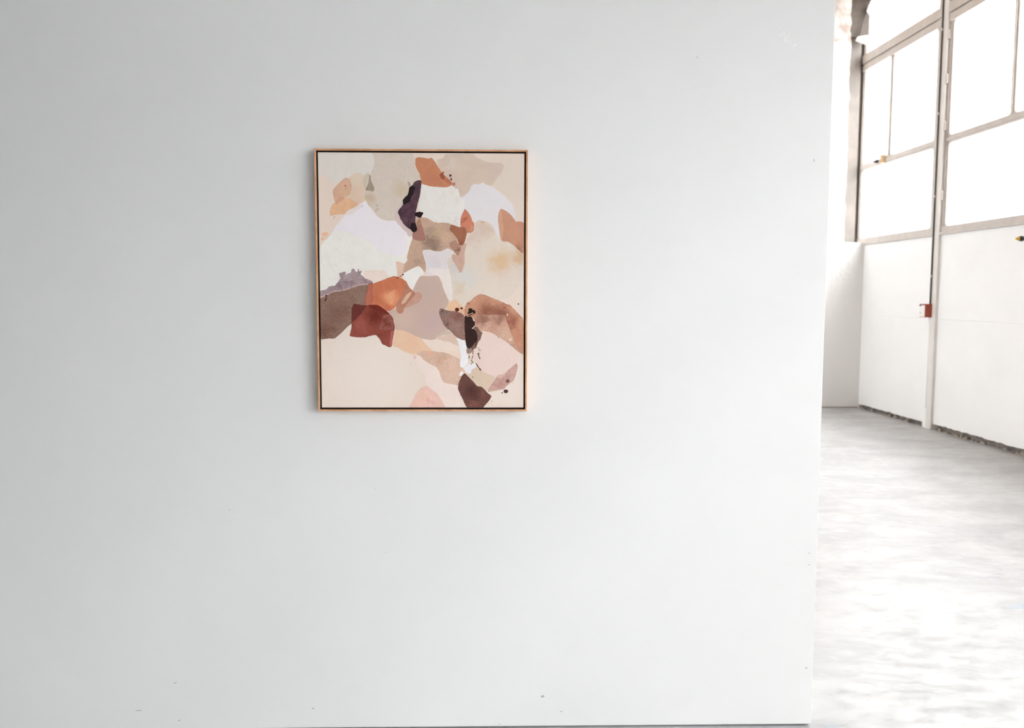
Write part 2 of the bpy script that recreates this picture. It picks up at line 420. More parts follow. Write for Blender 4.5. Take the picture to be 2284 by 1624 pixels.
def make_window(n, lo, hi, bar, detail):
    """one bay: lo..hi along the wall, bar = position of the muntin in the middle row"""
    w = empty('window_%d' % n, (WIN_X, 0, 0), WIN_TURN); w['kind'] = 'structure'
    frame_piece('sill_rail', w, (-0.012, 0.07, lo, hi, SR[0], SR[1]), (-0.03, 0.03, lo, hi, SR[0], SR[0] + .03), bevel=0)
    frame_piece('transom', w, (0.0, 0.07, lo, hi, *T1)); frame_piece('transom_bead', w, (-0.012, 0.0, lo + .02, hi - .02, T1[0] + .028, T1[1] - .028))
    frame_piece('transom', w, (-0.02, 0.07, lo, hi, T2[0], T2[0] + .085)); frame_piece('transom', w, (-0.03, 0.07, lo, hi, T2[0] + .10, T2[1]))
    frame_piece('transom_bead', w, (0.01, 0.06, lo, hi, T2[0] + .08, T2[0] + .105))
    frame_piece('head_rail', w, (0.0, 0.07, lo, hi, TOP - .09, TOP))
    for s0, s1 in ((lo, lo + STILE * 1.4), (hi - STILE * .75, hi)):
        frame_piece('stile', w, (0.0, 0.07, s0, s1, SR[1], TOP - .09))
        frame_piece('stile_bead', w, (-0.014, 0.0, s0 + .028, s1 - .028, SR[1], TOP - .09))
    frame_piece('muntin', w, (0.0, 0.06, bar - .034, bar + .034, T1[1], T2[0]), bevel=0.003)
    frame_piece('muntin_bead', w, (-0.016, 0.0, bar - .012, bar + .012, T1[1], T2[0]), bevel=0.003)
    a, b = lo + STILE * 1.4, hi - STILE * .75
    for y0, y1, z0, z1 in ((a, b, SR[1], T1[0]), (a, bar - .034, T1[1], T2[0]), (bar + .034, b, T1[1], T2[0]), (a, b, T2[1], TOP - .09)):
        obj('pane', boxes((0.028, 0.032, y0 - .004, y1 + .004, z0 - .004, z1 + .004)), M_GLASS, w)
        if detail:
            for cy, sy in ((y0, 1), (y1, -1)):
                for cz, sz in ((z0, 1), (z1, -1)):
                    g = .035; bm = B()
                    add_prism(bm, [(cy, cz), (cy + sy * g, cz), (cy + sy * g * .35, cz + sz * g * .35), (cy, cz + sz * g)], 'x', 0.004, 0.06)
                    obj('corner_gusset', bm, M_STEEL, w)
    if detail:
        for hz in detail['hinges']:
            bm = B(); add_tube(bm, [(-.02, hi - .012, hz - .05), (-.02, hi - .012, hz + .05)], .014, 10)
            obj('hinge', bm, M_STEEL, w, smooth=False)
        hz = detail['handle']; bm = B()
        add_prism(bm, [(bar - .004, hz - .16), (bar + .004, hz - .16), (bar + .004, hz + .16), (bar - .004, hz + .16)], 'x', -.02, .0)
        bm2 = B(); add_prism(bm2, [(-.010, hz - .10), (-.06, hz), (-.010, hz + .13)], 'y', bar - .006, bar + .006)
        me_ = bpy.data.meshes.new('t'); bm2.to_mesh(me_); bm.from_mesh(me_); bm2.free()
        obj('handle', bm, M_STEEL, w)
    z0 = .2 if (n - 1) in ADDED_GLAZED else SILL
    portal(wpt((a + b) / 2, 0.12, (TOP + z0) / 2), Vector((-math.cos(WIN_TURN), -math.sin(WIN_TURN), 0)), b - a, TOP - z0)
    return w

words = ['steel window next to the ragged plaster edge, one tall bar left of centre', 'second steel window from the end wall, cut by the picture edge']
for n in range(NBAY):
    lo = posts[n] + HALF + (.028 if n == 0 else 0); hi = 11.26 if n == 0 else posts[n - 1] - HALF
    bar = 10.472 if n == 0 else (lo + .65 if n % 2 else hi - .65)
    if n == 1: bar = 8.052
    det = {0: dict(hinges=(), handle=3.75), 1: dict(hinges=(2.6, 3.35, 3.85, 4.32), handle=3.72)}.get(n)
    if n in BLANK:
        obj('light_block_infill', boxes((0.0, 0.25, lo, hi, SILL, TOP)), M_BRICK, wall_right); continue  # closed bay added to hold back window light
    w = make_window(n + 1, lo, hi, bar, det)
    w['label'] = words[n] if n < 2 else 'tall steel window number %s in the row from the end wall' % ['three', 'four', 'five', 'six', 'seven', 'eight', 'nine', 'ten', 'eleven', 'twelve', 'thirteen'][n - 2]

lw = empty('window_%d' % (NBAY + 1), (X0, 0, 0)); tag(lw, 'row of tall panes in the wall opposite the steel windows', kind='structure')
nb = 4
for k in range(nb):
    y0 = LW0 + (LW1 - LW0) * k / nb; y1 = LW0 + (LW1 - LW0) * (k + 1) / nb
    obj('stile', boxes((-.16, -.1, y0, y0 + .06, LZ0, LZ1), (-.16, -.1, y1 - .06, y1, LZ0, LZ1)), M_STEEL, lw)
    obj('rail', boxes((-.16, -.1, y0, y1, LZ0, LZ0 + .06), (-.16, -.1, y0, y1, LZ1 - .06, LZ1), (-.16, -.1, y0, y1, 2.9, 2.96)), M_STEEL, lw)
    obj('pane', boxes((-.132, -.128, y0 + .05, y1 - .05, LZ0 + .05, LZ1 - .05)), M_GLASS, lw)
portal(Vector((X0 - .2, (LW0 + LW1) / 2, (LZ0 + LZ1) / 2)), Vector((1, 0, 0)), LW1 - LW0, LZ1 - LZ0)

# ------------------------------------------------------------------ things on the window wall
def wthing(name, s, off, z):
    p = wpt(s, off, z); return empty(name, p, WIN_TURN)

# red call box on the post
cb = tag(wthing('call_box', 9.317, -0.04, 1.26), 'small red fire call box with white face on the window post', 'call box')
obj('housing', boxes((-0.066, 0.04, -0.058, 0.058, 0.0, 0.15)), M_RED, cb, bevel=0.005)
obj('cover', boxes((-0.072, -0.062, -0.058, 0.058, 0.0, 0.15)), M_RED, cb, bevel=0.003)
obj('face_plate', boxes((-0.0745, -0.071, -0.053, 0.053, 0.005, 0.135)), M_LABEL, cb, bevel=0.001)
bm = B(); add_tube(bm, [(-0.074, 0.040, 0.134), (-0.080, 0.040, 0.134)], .011, 12); obj('lock', bm, M_BLACK, cb)
bm = B(); add_box(bm, -0.0755, -0.074, 0.02, 0.042, 0.042, 0.058); obj('printed_mark', bm, M_GREY, cb)
# conduit
bm = B(); add_tube(bm, [wpt(9.286, -0.042, z) for z in (1.405, 2.2, 3.2, 4.4, CEIL)], .009, 10)
co = tag(obj('conduit', bm, M_CONDUIT, smooth=True), 'thin dark cable conduit running up the post above the red box', 'conduit')
for z in (1.72, 2.6, 3.5, 4.4, 5.3):
    bm = B(); q = wpt(9.286, -0.042, z); add_tube(bm, [q - Vector((0, 0, .012)), q + Vector((0, 0, .012))], .013, 10)
    o = obj('clip', bm, M_STEEL, co)
bm = B(); add_tube(bm, [wpt(9.338, -0.02, 1.26), wpt(9.345, -0.006, 1.12), wpt(9.349, -0.006, .8), wpt(9.352, -0.006, .22)], .004, 8)
tag(obj('cable', bm, M_PANEL, smooth=True), 'thin pale cable hanging down the panel below the red box', 'cable')
# peg with a yellow tip
pg = tag(wthing('wall_peg', 7.755, 0.0, 2.035), 'black peg with pointed yellow tip sticking out at the picture edge', 'peg')
bm = B(); add_tube(bm, [(0, 0, 0), (-0.03, 0, 0)], .02, 12); obj('base', bm, M_GREY, pg)
bm = B(); add_tube(bm, [(-0.03, 0, 0), (-0.042, 0, 0), (-0.066, 0, 0)], 0, 14, taper=[.024, .026, .021]); obj('collar', bm, M_BLACK, pg)
bm = B(); add_tube(bm, [(-0.064, 0, 0), (-0.084, 0, 0), (-0.098, 0, 0)], 0, 14, taper=[.021, .013, .004]); obj('tip', bm, M_YELLOW, pg)
# wooden wedge and dark catch on the lower transom
tag(obj('wooden_block', boxes((-0.05, 0.02, -.03, .03, 0.0, .10)), M_WOOD, bevel=0.006, loc=wpt(10.575, 0.0, 3.165), rotz=WIN_TURN), 'small bare wooden block stuck on the window transom', 'block')
tag(obj('window_catch', boxes((-0.03, 0.0, -.022, .022, 0.0, .04), (-.045, -.028, -.008, .03, .012, .028)), M_BLACK, loc=wpt(10.735, -0.012, 3.19), rotz=WIN_TURN), 'small dark metal catch on the window transom by the wooden block', 'catch')
# stay bracket beside the top of the first window
sb = tag(empty('window_stay', (4.785, FAR_Y + .095, 4.80)), 'white wedge bracket with dark rod beside the upper window', 'bracket')
bm = B(); add_prism(bm, [(-.075, .02), (.065, -.03), (.07, .085), (-.06, .065)], 'y', -.05, .0); obj('bracket', bm, M_LABEL, sb, bevel=.004)
bm = B(); add_tube(bm, [(-.04, -.03, .06), (.045, -.03, .42)], .008, 8); obj('rod', bm, M_BLACK, sb)
bm = B(); add_prism(bm, [(.04, .39), (.085, .33), (.10, .40), (.09, .50), (.07, .47)], 'y', -.06, -.03); obj('top_bracket', bm, M_LABEL, sb, bevel=.004)

# ------------------------------------------------------------------ the framed painting
PX, PZ = -0.23791, 1.54066            # centre of the frame on the wall
HW, HH, DEPTH = 0.3442, 0.4261, 0.040
RAIL = 0.0057
CL, CR_, CB, CT = -0.3338, 0.3332, -0.4146, 0.4154   # canvas edges about that centre
CANVAS_FRONT = 0.034                 # canvas face in front of the wall
paint = tag(empty('framed_painting', (PX, WALL_Y, PZ)), 'abstract painting in a thin pale wood floating frame on the white wall', 'painting')

def oak():
    m, nt, b = new_mat('pale_oak')
    t = nd(nt, 'ShaderNodeTexCoord'); mp = nd(nt, 'ShaderNodeMapping')
    nt.links.new(t.outputs['Object'], mp.inputs['Vector'])
    n = nd(nt, 'ShaderNodeTexNoise', Scale=22.0, Detail=6.0, Roughness=0.6)
    n2 = nd(nt, 'ShaderNodeTexNoise', Scale=400.0, Detail=2.0)
    for k in (n, n2): nt.links.new(mp.outputs['Vector'], k.inputs['Vector'])
    c = mixc(nt, lin((226, 172, 130)), lin((204, 148, 106)), ramp(nt, n.outputs['Fac'], .38, .62))
    c = mixc(nt, c, lin((170, 112, 74)), ramp(nt, n2.outputs['Fac'], .58, .72, 0, .4))
    nt.links.new(c, b.inputs['Base Color']); b.inputs['Roughness'].default_value = 0.5
    return m
M_OAK = oak()
M_GAP = simple('dark_brown_stained_wood', (0.035, 0.016, 0.009), 0.6)
def rail(poly):
    bm = B(); add_prism(bm, poly, 'y', -DEPTH, -0.004); return obj('frame_rail', bm, M_OAK, paint, bevel=0.0007)
rail([(-HW, -HH), (-HW + RAIL, -HH + RAIL), (-HW + RAIL, HH - RAIL), (-HW, HH)])
rail([(HW, -HH), (HW, HH), (HW - RAIL, HH - RAIL), (HW - RAIL, -HH + RAIL)])
rail([(-HW, HH), (-HW + RAIL, HH - RAIL), (HW - RAIL, HH - RAIL), (HW, HH)])
rail([(-HW, -HH), (HW, -HH), (HW - RAIL, -HH + RAIL), (-HW + RAIL, -HH + RAIL)])
obj('back_board', boxes((-HW + RAIL, HW - RAIL, -0.010, -0.002, -HH + RAIL, HH - RAIL)), M_GAP, paint)
bm = B()
add_box(bm, -HW + RAIL, -HW + RAIL + .0012, -DEPTH + .003, -.008, -HH + RAIL, HH - RAIL)
add_box(bm, HW - RAIL - .0012, HW - RAIL, -DEPTH + .003, -.008, -HH + RAIL, HH - RAIL)
add_box(bm, -HW + RAIL, HW - RAIL, -DEPTH + .003, -.008, HH - RAIL - .0012, HH - RAIL)
add_box(bm, -HW + RAIL, HW - RAIL, -DEPTH + .003, -.008, -HH + RAIL, -HH + RAIL + .0012)
obj('dark_liner', bm, M_GAP, paint)

# paint colours: measured tones divided by the light that falls there
E_LEFT, E_RIGHT = 0.74, 0.95
def pcol(rgb, x_mm):
    e = E_LEFT + (E_RIGHT - E_LEFT) * (x_mm + 334) / 668
    return tuple(min(0.90, v / e) for v in lin(rgb))

def paint_mat(name, rgb, xm, var=0.03, grain=0.0, retic=0.0, blobs=(), rim=None, mul=1.0, crumple=0.0):
    m, nt, b = new_mat(name)
    t = nd(nt, 'ShaderNodeTexCoord')
    col = pcol(rgb, xm); out = None
    n = nd(nt, 'ShaderNodeTexNoise', Scale=28.0, Detail=6.0, Roughness=0.62, Distortion=0.6)
    nt.links.new(t.outputs['Object'], n.inputs['Vector'])
    f = ramp(nt, n.outputs['Fac'], .32, .68)
    c = mixc(nt, [v * (1 - var) for v in col], [v * (1 + var) for v in col], f)
    wob = nd(nt, 'ShaderNodeVectorMath', operation='SCALE'); wob.inputs['Scale'].default_value = 0.07
    sub = nd(nt, 'ShaderNodeVectorMath', operation='SUBTRACT'); sub.inputs[1].default_value = (.5, .5, .5)
    nt.links.new(n.outputs['Color'], sub.inputs[0]); nt.links.new(sub.outputs[0], wob.inputs[0])
    add = nd(nt, 'ShaderNodeVectorMath', operation='ADD')
    nt.links.new(t.outputs['Object'], add.inputs[0]); nt.links.new(wob.outputs[0], add.inputs[1])
    for bx, bz, r, bc, k in blobs:
        d = nd(nt, 'ShaderNodeVectorMath', operation='DISTANCE')
        d.inputs[1].default_value = (bx / 1000, -CANVAS_FRONT, bz / 1000)
        nt.links.new(add.outputs[0], d.inputs[0])
        c = mixc(nt, c, pcol(bc, bx), ramp(nt, d.outputs['Value'], r / 1000 * 1.25, r / 1000 * .12, 0, k))
    if grain:
        g = nd(nt, 'ShaderNodeTexNoise', Scale=620.0, Detail=3.0, Roughness=0.75)
        nt.links.new(t.outputs['Object'], g.inputs['Vector'])
        gf = ramp(nt, g.outputs['Fac'], .34, .66, 1 - grain * 1.7, 1 + grain * 1.5)
        c = mixc(nt, c, gf, 1.0, 'MULTIPLY')
    if retic:
        vo = nd(nt, 'ShaderNodeTexVoronoi', feature='DISTANCE_TO_EDGE', Scale=330.0)
        nt.links.new(t.outputs['Object'], vo.inputs['Vector'])
        gf = ramp(nt, vo.outputs['Distance'], .0, .28, 1 - retic * .42, 1 + retic * .45)
        c = mixc(nt, c, gf, 1.0, 'MULTIPLY')
    if mul != 1.0:
        c = mixc(nt, c, (mul, mul, mul), 1.0, 'MULTIPLY')
    nt.links.new(c, b.inputs['Base Color'])
    b.inputs['Roughness'].default_value = 0.62; b.inputs['Specular IOR Level'].default_value = 0.25
    wv = nd(nt, 'ShaderNodeTexNoise', Scale=500.0, Detail=2.0)
    nt.links.new(t.outputs['Object'], wv.inputs['Vector'])
    bp = nd(nt, 'ShaderNodeBump', Strength=0.08, Distance=0.0006)
    nt.links.new(wv.outputs['Fac'], bp.inputs['Height']); nt.links.new(bp.outputs['Normal'], b.inputs['Normal'])
    if crumple:
        mp = nd(nt, 'ShaderNodeMapping'); mp.inputs['Scale'].default_value = (1.5, 1.0, 0.8); mp.inputs['Rotation'].default_value = (0, .45, 0)
        nt.links.new(add.outputs[0], mp.inputs['Vector'])
        vo = nd(nt, 'ShaderNodeTexVoronoi', feature='DISTANCE_TO_EDGE', Scale=30.0)
        nt.links.new(mp.outputs['Vector'], vo.inputs['Vector'])
        b2 = nd(nt, 'ShaderNodeBump', Strength=crumple, Distance=0.0012)
        nt.links.new(ramp(nt, vo.outputs['Distance'], 0.0, .09, 1, 0), b2.inputs['Height'])
        nt.links.new(bp.outputs['Normal'], b2.inputs['Normal']); nt.links.new(b2.outputs['Normal'], b.inputs['Normal'])
    return m

PATCHES = [
('grey_wash',(206, 199, 192),{'var': 0.02},[(-335.2,415.1),(-157.7,416.2),(-152.6,397.0),(-151.5,381.2),(-160.1,358.3),(-169.2,342.4),(-184.3,343.2),(-210.9,351.9),(-225.3,343.9),(-241.4,333.2),(-262.9,322.5),(-279.0,314.5),(-291.3,327.7),(-310.6,340.7),(-336.3,348.5)]),
('tan_wash',(206, 182, 162),{'var': 0.03, 'blobs': [(-207.5, 338.7, 29.6, (207, 192, 175), 0.8)]},[(-236.1,331.5),(-225.3,343.9),(-210.9,351.9),(-184.3,343.2),(-179.1,335.3),(-181.2,303.6),(-190.4,284.2),(-178.9,273.6),(-177.3,257.7),(-204.2,248.7),(-222.7,262.8),(-247.6,270.6),(-235.0,280.4),(-227.7,294.5),(-226.5,313.9)]),
('peach_stone',(200, 160, 137),{'rim': 0.88, 'var': 0.05, 'blobs': [(-252.7, 289.1, 25.9, (198, 164, 132), 0.7)]},[(-287.4,290.7),(-282.8,299.5),(-262.9,320.8),(-244.9,335.3),(-234.3,331.5),(-228.2,319.2),(-226.3,303.4),(-230.5,285.7),(-235.0,279.5),(-249.4,270.6),(-262.0,259.1),(-274.6,248.0),(-279.9,251.0),(-283.3,267.8),(-285.8,280.1)]),
('peach_stone_tip',(196, 148, 124),{'var': 0.04},[(-267.2,272.3),(-254.7,274.1),(-249.4,270.6),(-262.0,259.1),(-274.6,248.0),(-279.6,251.0),(-278.0,262.5)]),
('ochre_leaf',(209, 167, 133),{'rim': 0.93, 'var': 0.05},[(-298.5,225.3),(-288.8,251.9),(-280.8,253.7),(-274.6,248.4),(-262.0,259.1),(-249.4,270.6),(-235.2,268.0),(-217.4,259.3),(-203.3,248.8),(-219.5,239.8),(-239.2,230.0),(-249.2,217.5),(-271.5,218.0),(-289.4,212.9),(-296.9,214.7)]),
('linen_patch',(203, 189, 177),{'retic': 0.2, 'var': 0.02, 'blobs': [(-67.1, 299.0, 31.5, (196, 176, 150), 0.8), (-169.1, 271.9, 24.1, (190, 168, 145), 0.9), (-146.1, 250.8, 7.4, (172, 154, 138), 0.8), (-141.9, 228.7, 8.3, (168, 150, 135), 0.9), (-89.7, 367.5, 7.4, (180, 166, 154), 0.7), (-112.9, 365.6, 4.6, (182, 168, 156), 0.6)]},[(-159.5,416.2),(-27.9,417.1),(-22.7,392.5),(-20.2,369.7),(-7.0,345.1),(-3.6,325.8),(-2.7,311.7),(-29.7,286.8),(-56.7,258.4),(-85.6,222.8),(-82.3,197.9),(-110.9,196.9),(-132.3,202.1),(-148.3,216.3),(-158.8,234.8),(-173.0,247.1),(-179.9,261.3),(-186.8,282.4),(-181.2,303.6),(-166.8,321.3),(-164.7,349.5),(-160.1,358.3),(-151.5,381.2),(-153.1,398.7)]),
('olive_smear',(194, 182, 164),{'var': 0.03, 'rim': 0.95},[(-190.7,330.0),(-180.8,345.0),(-173.6,353.3),(-168.3,347.7),(-169.4,330.1),(-177.6,310.7),(-183.9,303.6),(-188.2,314.2)]),
('olive_speckle',(156, 139, 122),{'grain': 0.35},[(-169.2,348.6),(-164.8,340.7),(-162.3,323.1),(-151.3,299.4),(-157.3,289.6),(-170.7,294.0),(-184.0,293.9),(-172.2,317.8),(-169.3,331.9)]),
('grey_smear',(165, 150, 140),{'rough_e': 0.6},[(-46.4,323.8),(-41.1,324.7),(-36.3,315.0),(-37.6,307.9),(-41.2,308.8)]),
('pink_beige_wash',(209, 189, 173),{'rim': 0.965, 'var': 0.035, 'blobs': [(95.5, 322.8, 55.5, (205, 180, 165), 0.6), (238.6, 362.4, 37.0, (210, 185, 175), 0.6), (99.2, 379.2, 22.2, (213, 200, 190), 0.7)]},[(47.5,393.0),(70.7,398.4),(76.1,411.6),(165.3,414.8),(174.3,403.4),(206.4,388.7),(229.7,384.9),(254.7,385.4),(267.6,375.8),(258.4,352.0),(244.1,337.8),(236.9,323.6),(226.2,310.3),(196.6,318.1),(168.8,314.4),(158.1,305.5),(152.7,287.8),(127.5,269.9),(118.6,278.7),(109.7,301.7),(95.5,324.6),(77.6,340.3),(56.3,368.4)]),
('right_linen',(221, 207, 194),{'retic': 0.13, 'var': 0.015, 'blobs': [(202.9, 177.6, 42.6, (211, 189, 173), 1), (170.5, 147.1, 35.2, (212, 190, 177), 0.9), (255.3, 66.9, 50.0, (217, 182, 142), 0.9), (318.5, 83.3, 31.5, (214, 172, 135), 0.85), (105.4, 52.0, 35.2, (203, 196, 193), 0.8), (139.7, 12.6, 48.1, (210, 206, 203), 0.8), (121.5, -25.3, 24.1, (211, 190, 165), 0.8), (271.6, 25.6, 29.6, (222, 200, 188), 0.7)]},[(156.1,159.6),(168.7,173.9),(172.3,193.5),(184.9,201.6),(208.3,198.1),(226.3,187.5),(238.9,167.1),(249.7,152.8),(257.0,134.1),(282.2,131.9),(298.5,120.9),(316.6,103.0),(333.8,89.7),(334.1,16.9),(326.9,7.8),(304.4,-30.1),(282.7,-51.9),(275.5,-55.5),(148.6,-77.6),(137.7,-83.9),(112.4,-63.2),(97.9,-60.6),(94.5,-1.9),(90.9,26.8),(83.8,51.9),(77.5,64.5),(85.7,78.8),(112.8,102.2),(138.0,123.8)]),
('white_wing',(224, 217, 219),{'var': 0.01},[(168.8,318.3),(186.7,315.4),(196.6,322.3),(206.4,316.4),(226.2,310.3),(238.7,302.4),(263.9,283.1),(283.7,265.4),(298.1,246.0),(303.9,226.5),(304.0,199.8),(274.8,213.9),(260.5,181.8),(251.5,159.4),(255.5,134.1),(240.7,156.4),(237.1,168.8),(226.3,187.5),(208.3,197.9),(183.1,201.3),(168.7,191.7),(159.8,211.5),(141.8,236.3),(123.8,216.7),(113.2,252.1),(124.0,269.9),(138.3,279.7),(152.7,291.3),(159.9,309.0)]),
('cracked_white_block',(224, 218, 213),{'var': 0.02, 'crumple': 0.32, 'blobs': [(113.0, 191.8, 14.8, (220, 208, 210), 0.9), (106.1, 298.1, 16.7, (222, 210, 200), 0.7), (113.2, 266.3, 16.7, (222, 210, 206), 0.7)]},[(-0.2,316.4),(15.0,310.9),(41.8,307.5),(72.1,305.6),(95.4,309.2),(111.5,308.8),(119.5,296.4),(125.8,271.7),(141.9,259.4),(136.4,234.5),(127.4,218.5),(124.7,195.4),(125.6,181.1),(120.2,177.2),(111.2,184.3),(95.0,189.0),(68.1,186.7),(41.2,190.2),(28.7,194.9),(16.2,206.9),(0.1,210.8),(4.6,221.4),(-10.5,233.8),(-10.5,244.4),(-5.8,269.2),(-3.0,295.8)]),
('taupe_stain',(190, 158, 138),{'grain': 0.16, 'var': 0.06, 'blobs': [(30.1, 126.9, 35.2, (138, 114, 100), 0.95), (44.6, 155.5, 27.8, (192, 164, 132), 0.8), (23.1, 166.1, 22.2, (165, 140, 125), 0.7), (-9.8, 64.1, 20.4, (168, 138, 122), 0.8), (80.5, 143.2, 20.4, (205, 170, 145), 0.8)]},[(-25.0,208.5),(14.4,209.6),(41.2,192.9),(95.1,191.3),(109.3,155.8),(114.7,132.6),(98.4,98.6),(12.0,94.7),(13.5,39.1),(4.4,26.5),(-13.5,48.0),(-42.4,33.5),(-67.7,28.1),(-63.9,55.0),(-49.3,80.1),(-41.9,110.5),(-30.9,140.9),(-30.7,169.4)]),
('plum_overlap',(162, 114, 102),{'grain': 0.22, 'rim': 0.85, 'blobs': [(-9.0, 190.9, 16.7, (166, 126, 100), 1)]},[(-31.8,142.7),(-30.8,156.9),(-22.7,162.3),(-13.6,171.3),(-18.0,192.6),(-7.1,206.9),(-1.9,187.3),(6.1,164.2),(11.3,141.1),(7.7,133.9),(-7.6,133.0),(-23.7,136.5)]),
('pink_shadow_strip',(202, 181, 178),{'var': 0.03},[(-90.7,217.4),(-78.4,234.3),(-62.1,253.0),(-64.1,237.1),(-74.9,222.8),(-60.8,192.7),(-46.6,178.6),(-32.4,164.4),(-31.5,162.3),(-31.6,148.9),(-43.3,144.1),(-52.1,160.4),(-75.2,184.3),(-77.0,185.5),(-85.8,199.4)]),
('cracked_white_field',(221, 215, 209),{'var': 0.02, 'crumple': 0.32},[(-333.5,111.1),(-315.7,130.8),(-303.0,143.3),(-293.9,154.0),(-279.2,178.9),(-264.7,196.8),(-250.1,215.4),(-226.9,218.2),(-212.4,230.7),(-198.0,241.4),(-202.4,248.4),(-181.7,262.2),(-176.5,252.1),(-164.2,236.2),(-148.3,215.0),(-132.3,202.7),(-110.9,197.8),(-85.9,197.6),(-75.2,183.4),(-52.1,162.2),(-41.5,144.4),(-31.5,150.7),(-32.6,135.5),(-41.7,112.3),(-50.9,81.9),(-47.4,71.2),(-58.3,57.7),(-69.0,63.9),(-85.2,67.4),(-82.7,40.6),(-81.1,18.1),(-94.6,15.4),(-109.1,8.2),(-136.2,-2.7),(-159.6,-6.4),(-184.9,-11.8),(-256.9,-19.3),(-311.0,-32.0),(-335.9,-39.3)]),
('lavender_white',(223, 212, 216),{'var': 0.01},[(-293.9,154.0),(-279.2,178.9),(-264.7,196.8),(-250.1,215.4),(-226.9,218.2),(-212.4,230.7),(-198.0,241.4),(-202.4,248.4),(-181.7,262.2),(-176.5,252.1),(-164.2,236.2),(-148.3,215.0),(-132.3,202.7),(-110.9,197.8),(-85.9,197.6),(-75.2,183.4),(-57.5,163.9),(-48.7,140.8),(-47.1,112.3),(-59.9,87.2),(-86.9,81.7),(-115.5,92.4),(-142.3,101.2),(-158.3,119.0),(-183.1,138.5),(-218.8,150.8),(-254.4,163.1),(-274.1,164.8)]),
('pink_tint',(216, 202, 199),{'var': 0.02},[(-249.8,216.7),(-239.2,230.5),(-219.5,239.3),(-202.4,247.9),(-197.7,238.2),(-210.7,230.7),(-226.9,216.8),(-243.0,214.0)]),
('pink_tint_field',(222, 202, 192),{'var': 0.02},[(-188.8,34.8),(-168.1,39.4),(-121.4,36.8),(-114.3,26.1),(-106.3,12.7),(-136.1,3.6),(-159.6,-3.7),(-175.7,8.8),(-190.8,18.7)]),
('beige_sliver',(211, 181, 161),{},[(-85.2,67.8),(-69.0,63.9),(-58.3,57.7),(-60.2,46.0),(-63.0,31.7),(-58.6,20.9),(-69.4,14.6),(-79.3,14.6),(-82.7,44.2)]),
('orange_dab',(216, 168, 139),{},[(-324.2,157.4),(-317.9,159.6),(-306.3,159.3),(-303.2,152.2),(-311.9,145.9),(-324.0,147.6)]),
('orange_dab',(216, 172, 145),{},[(-328.0,141.4),(-319.0,144.1),(-317.0,137.9),(-322.8,133.4),(-328.1,136.1)]),
('mauve_dome',(192, 166, 154),{'rim': 0.96, 'var': 0.03, 'blobs': [(-59.8, -117.4, 48.1, (200, 174, 158), 0.7), (30.6, -133.5, 48.1, (190, 164, 160), 0.8), (22.2, -16.0, 37.0, (190, 168, 158), 0.7)]},[(-21.0,5.4),(-8.3,19.8),(20.6,19.0),(45.8,22.2),(56.6,15.9),(63.8,0.3),(69.1,-21.8),(78.1,-42.9),(85.2,-59.1),(87.0,-70.0),(76.1,-86.3),(65.2,-91.7),(68.6,-138.8),(90.4,-155.1),(68.6,-163.4),(52.2,-172.5),(44.9,-187.1),(26.7,-191.1),(-0.5,-186.6),(-33.1,-176.3),(-90.9,-159.2),(-92.4,-124.7),(-115.6,-95.8),(-86.7,-88.5),(-68.5,-70.4),(-32.1,-34.2)]),
('white_kite',(216, 207, 208),{'rim': 1.08, 'var': 0.02, 'blobs': [(46.0, 66.1, 29.6, (210, 200, 202), 0.9)]},[(-0.2,100.0),(8.4,104.5),(24.6,105.4),(40.8,100.1),(62.4,99.0),(69.6,103.8),(84.0,109.6),(93.0,105.7),(98.7,97.7),(98.3,86.0),(85.7,77.0),(78.4,64.5),(84.7,39.4),(69.3,26.7),(45.8,22.2),(20.6,19.0),(15.2,33.7),(11.8,62.4)]),
('white_strip',(226, 215, 209),{'rim': 1.02, 'var': 0.02},[(22.5,44.5),(49.5,44.6),(76.5,39.3),(85.6,46.6),(91.8,26.8),(95.4,-1.9),(98.9,-27.2),(97.0,-60.6),(83.4,-52.8),(78.1,-41.6),(69.1,-21.8),(63.8,1.6),(54.8,17.7),(45.8,22.2),(22.4,32.0)]),
('white_leaf',(226, 220, 216),{'var': 0.015},[(-59.4,29.0),(-31.4,44.3),(-11.5,52.1),(-2.6,46.2),(8.5,28.3),(-7.2,17.5),(-17.2,3.1),(-24.6,-13.1),(-31.9,-27.2),(-42.6,-16.8),(-49.7,1.2),(-63.2,8.3),(-60.4,20.9)]),
('peach_wedge',(219, 184, 156),{'var': 0.025, 'blobs': [(-33.1, -200.4, 29.6, (218, 178, 148), 0.7)]},[(-89.8,-156.5),(-60.0,-159.0),(-31.1,-173.1),(-4.0,-184.9),(8.6,-204.0),(28.5,-222.2),(35.7,-231.3),(-0.6,-230.4),(-18.8,-235.4),(-31.5,-239.0),(-64.1,-227.8),(-80.3,-215.4),(-99.3,-211.4)]),
('pale_pink_band',(227, 208, 196),{'var': 0.02, 'blobs': [(102.8, -242.6, 27.8, (226, 200, 180), 0.7)]},[(-0.5,-185.7),(26.7,-190.2),(46.7,-187.1),(68.4,-194.3),(84.8,-195.2),(101.1,-204.3),(117.4,-209.7),(124.7,-222.5),(124.6,-273.6),(93.7,-251.7),(68.3,-231.7),(39.2,-226.2),(26.6,-217.5),(6.7,-199.3)]),
('grey_wedge',(199, 179, 163),{},[(40.3,-184.3),(52.2,-171.6),(68.6,-162.8),(84.9,-158.8),(94.9,-161.5),(92.1,-169.7),(68.5,-173.4),(57.6,-179.8)]),
('pink_speckle',(215, 188, 171),{'grain': 0.07},[(44.9,-185.6),(59.4,-178.8),(83.0,-171.5),(96.7,-166.9),(111.2,-182.4),(118.4,-205.1),(116.5,-210.1),(101.1,-203.7),(86.6,-194.6),(68.4,-193.7)]),
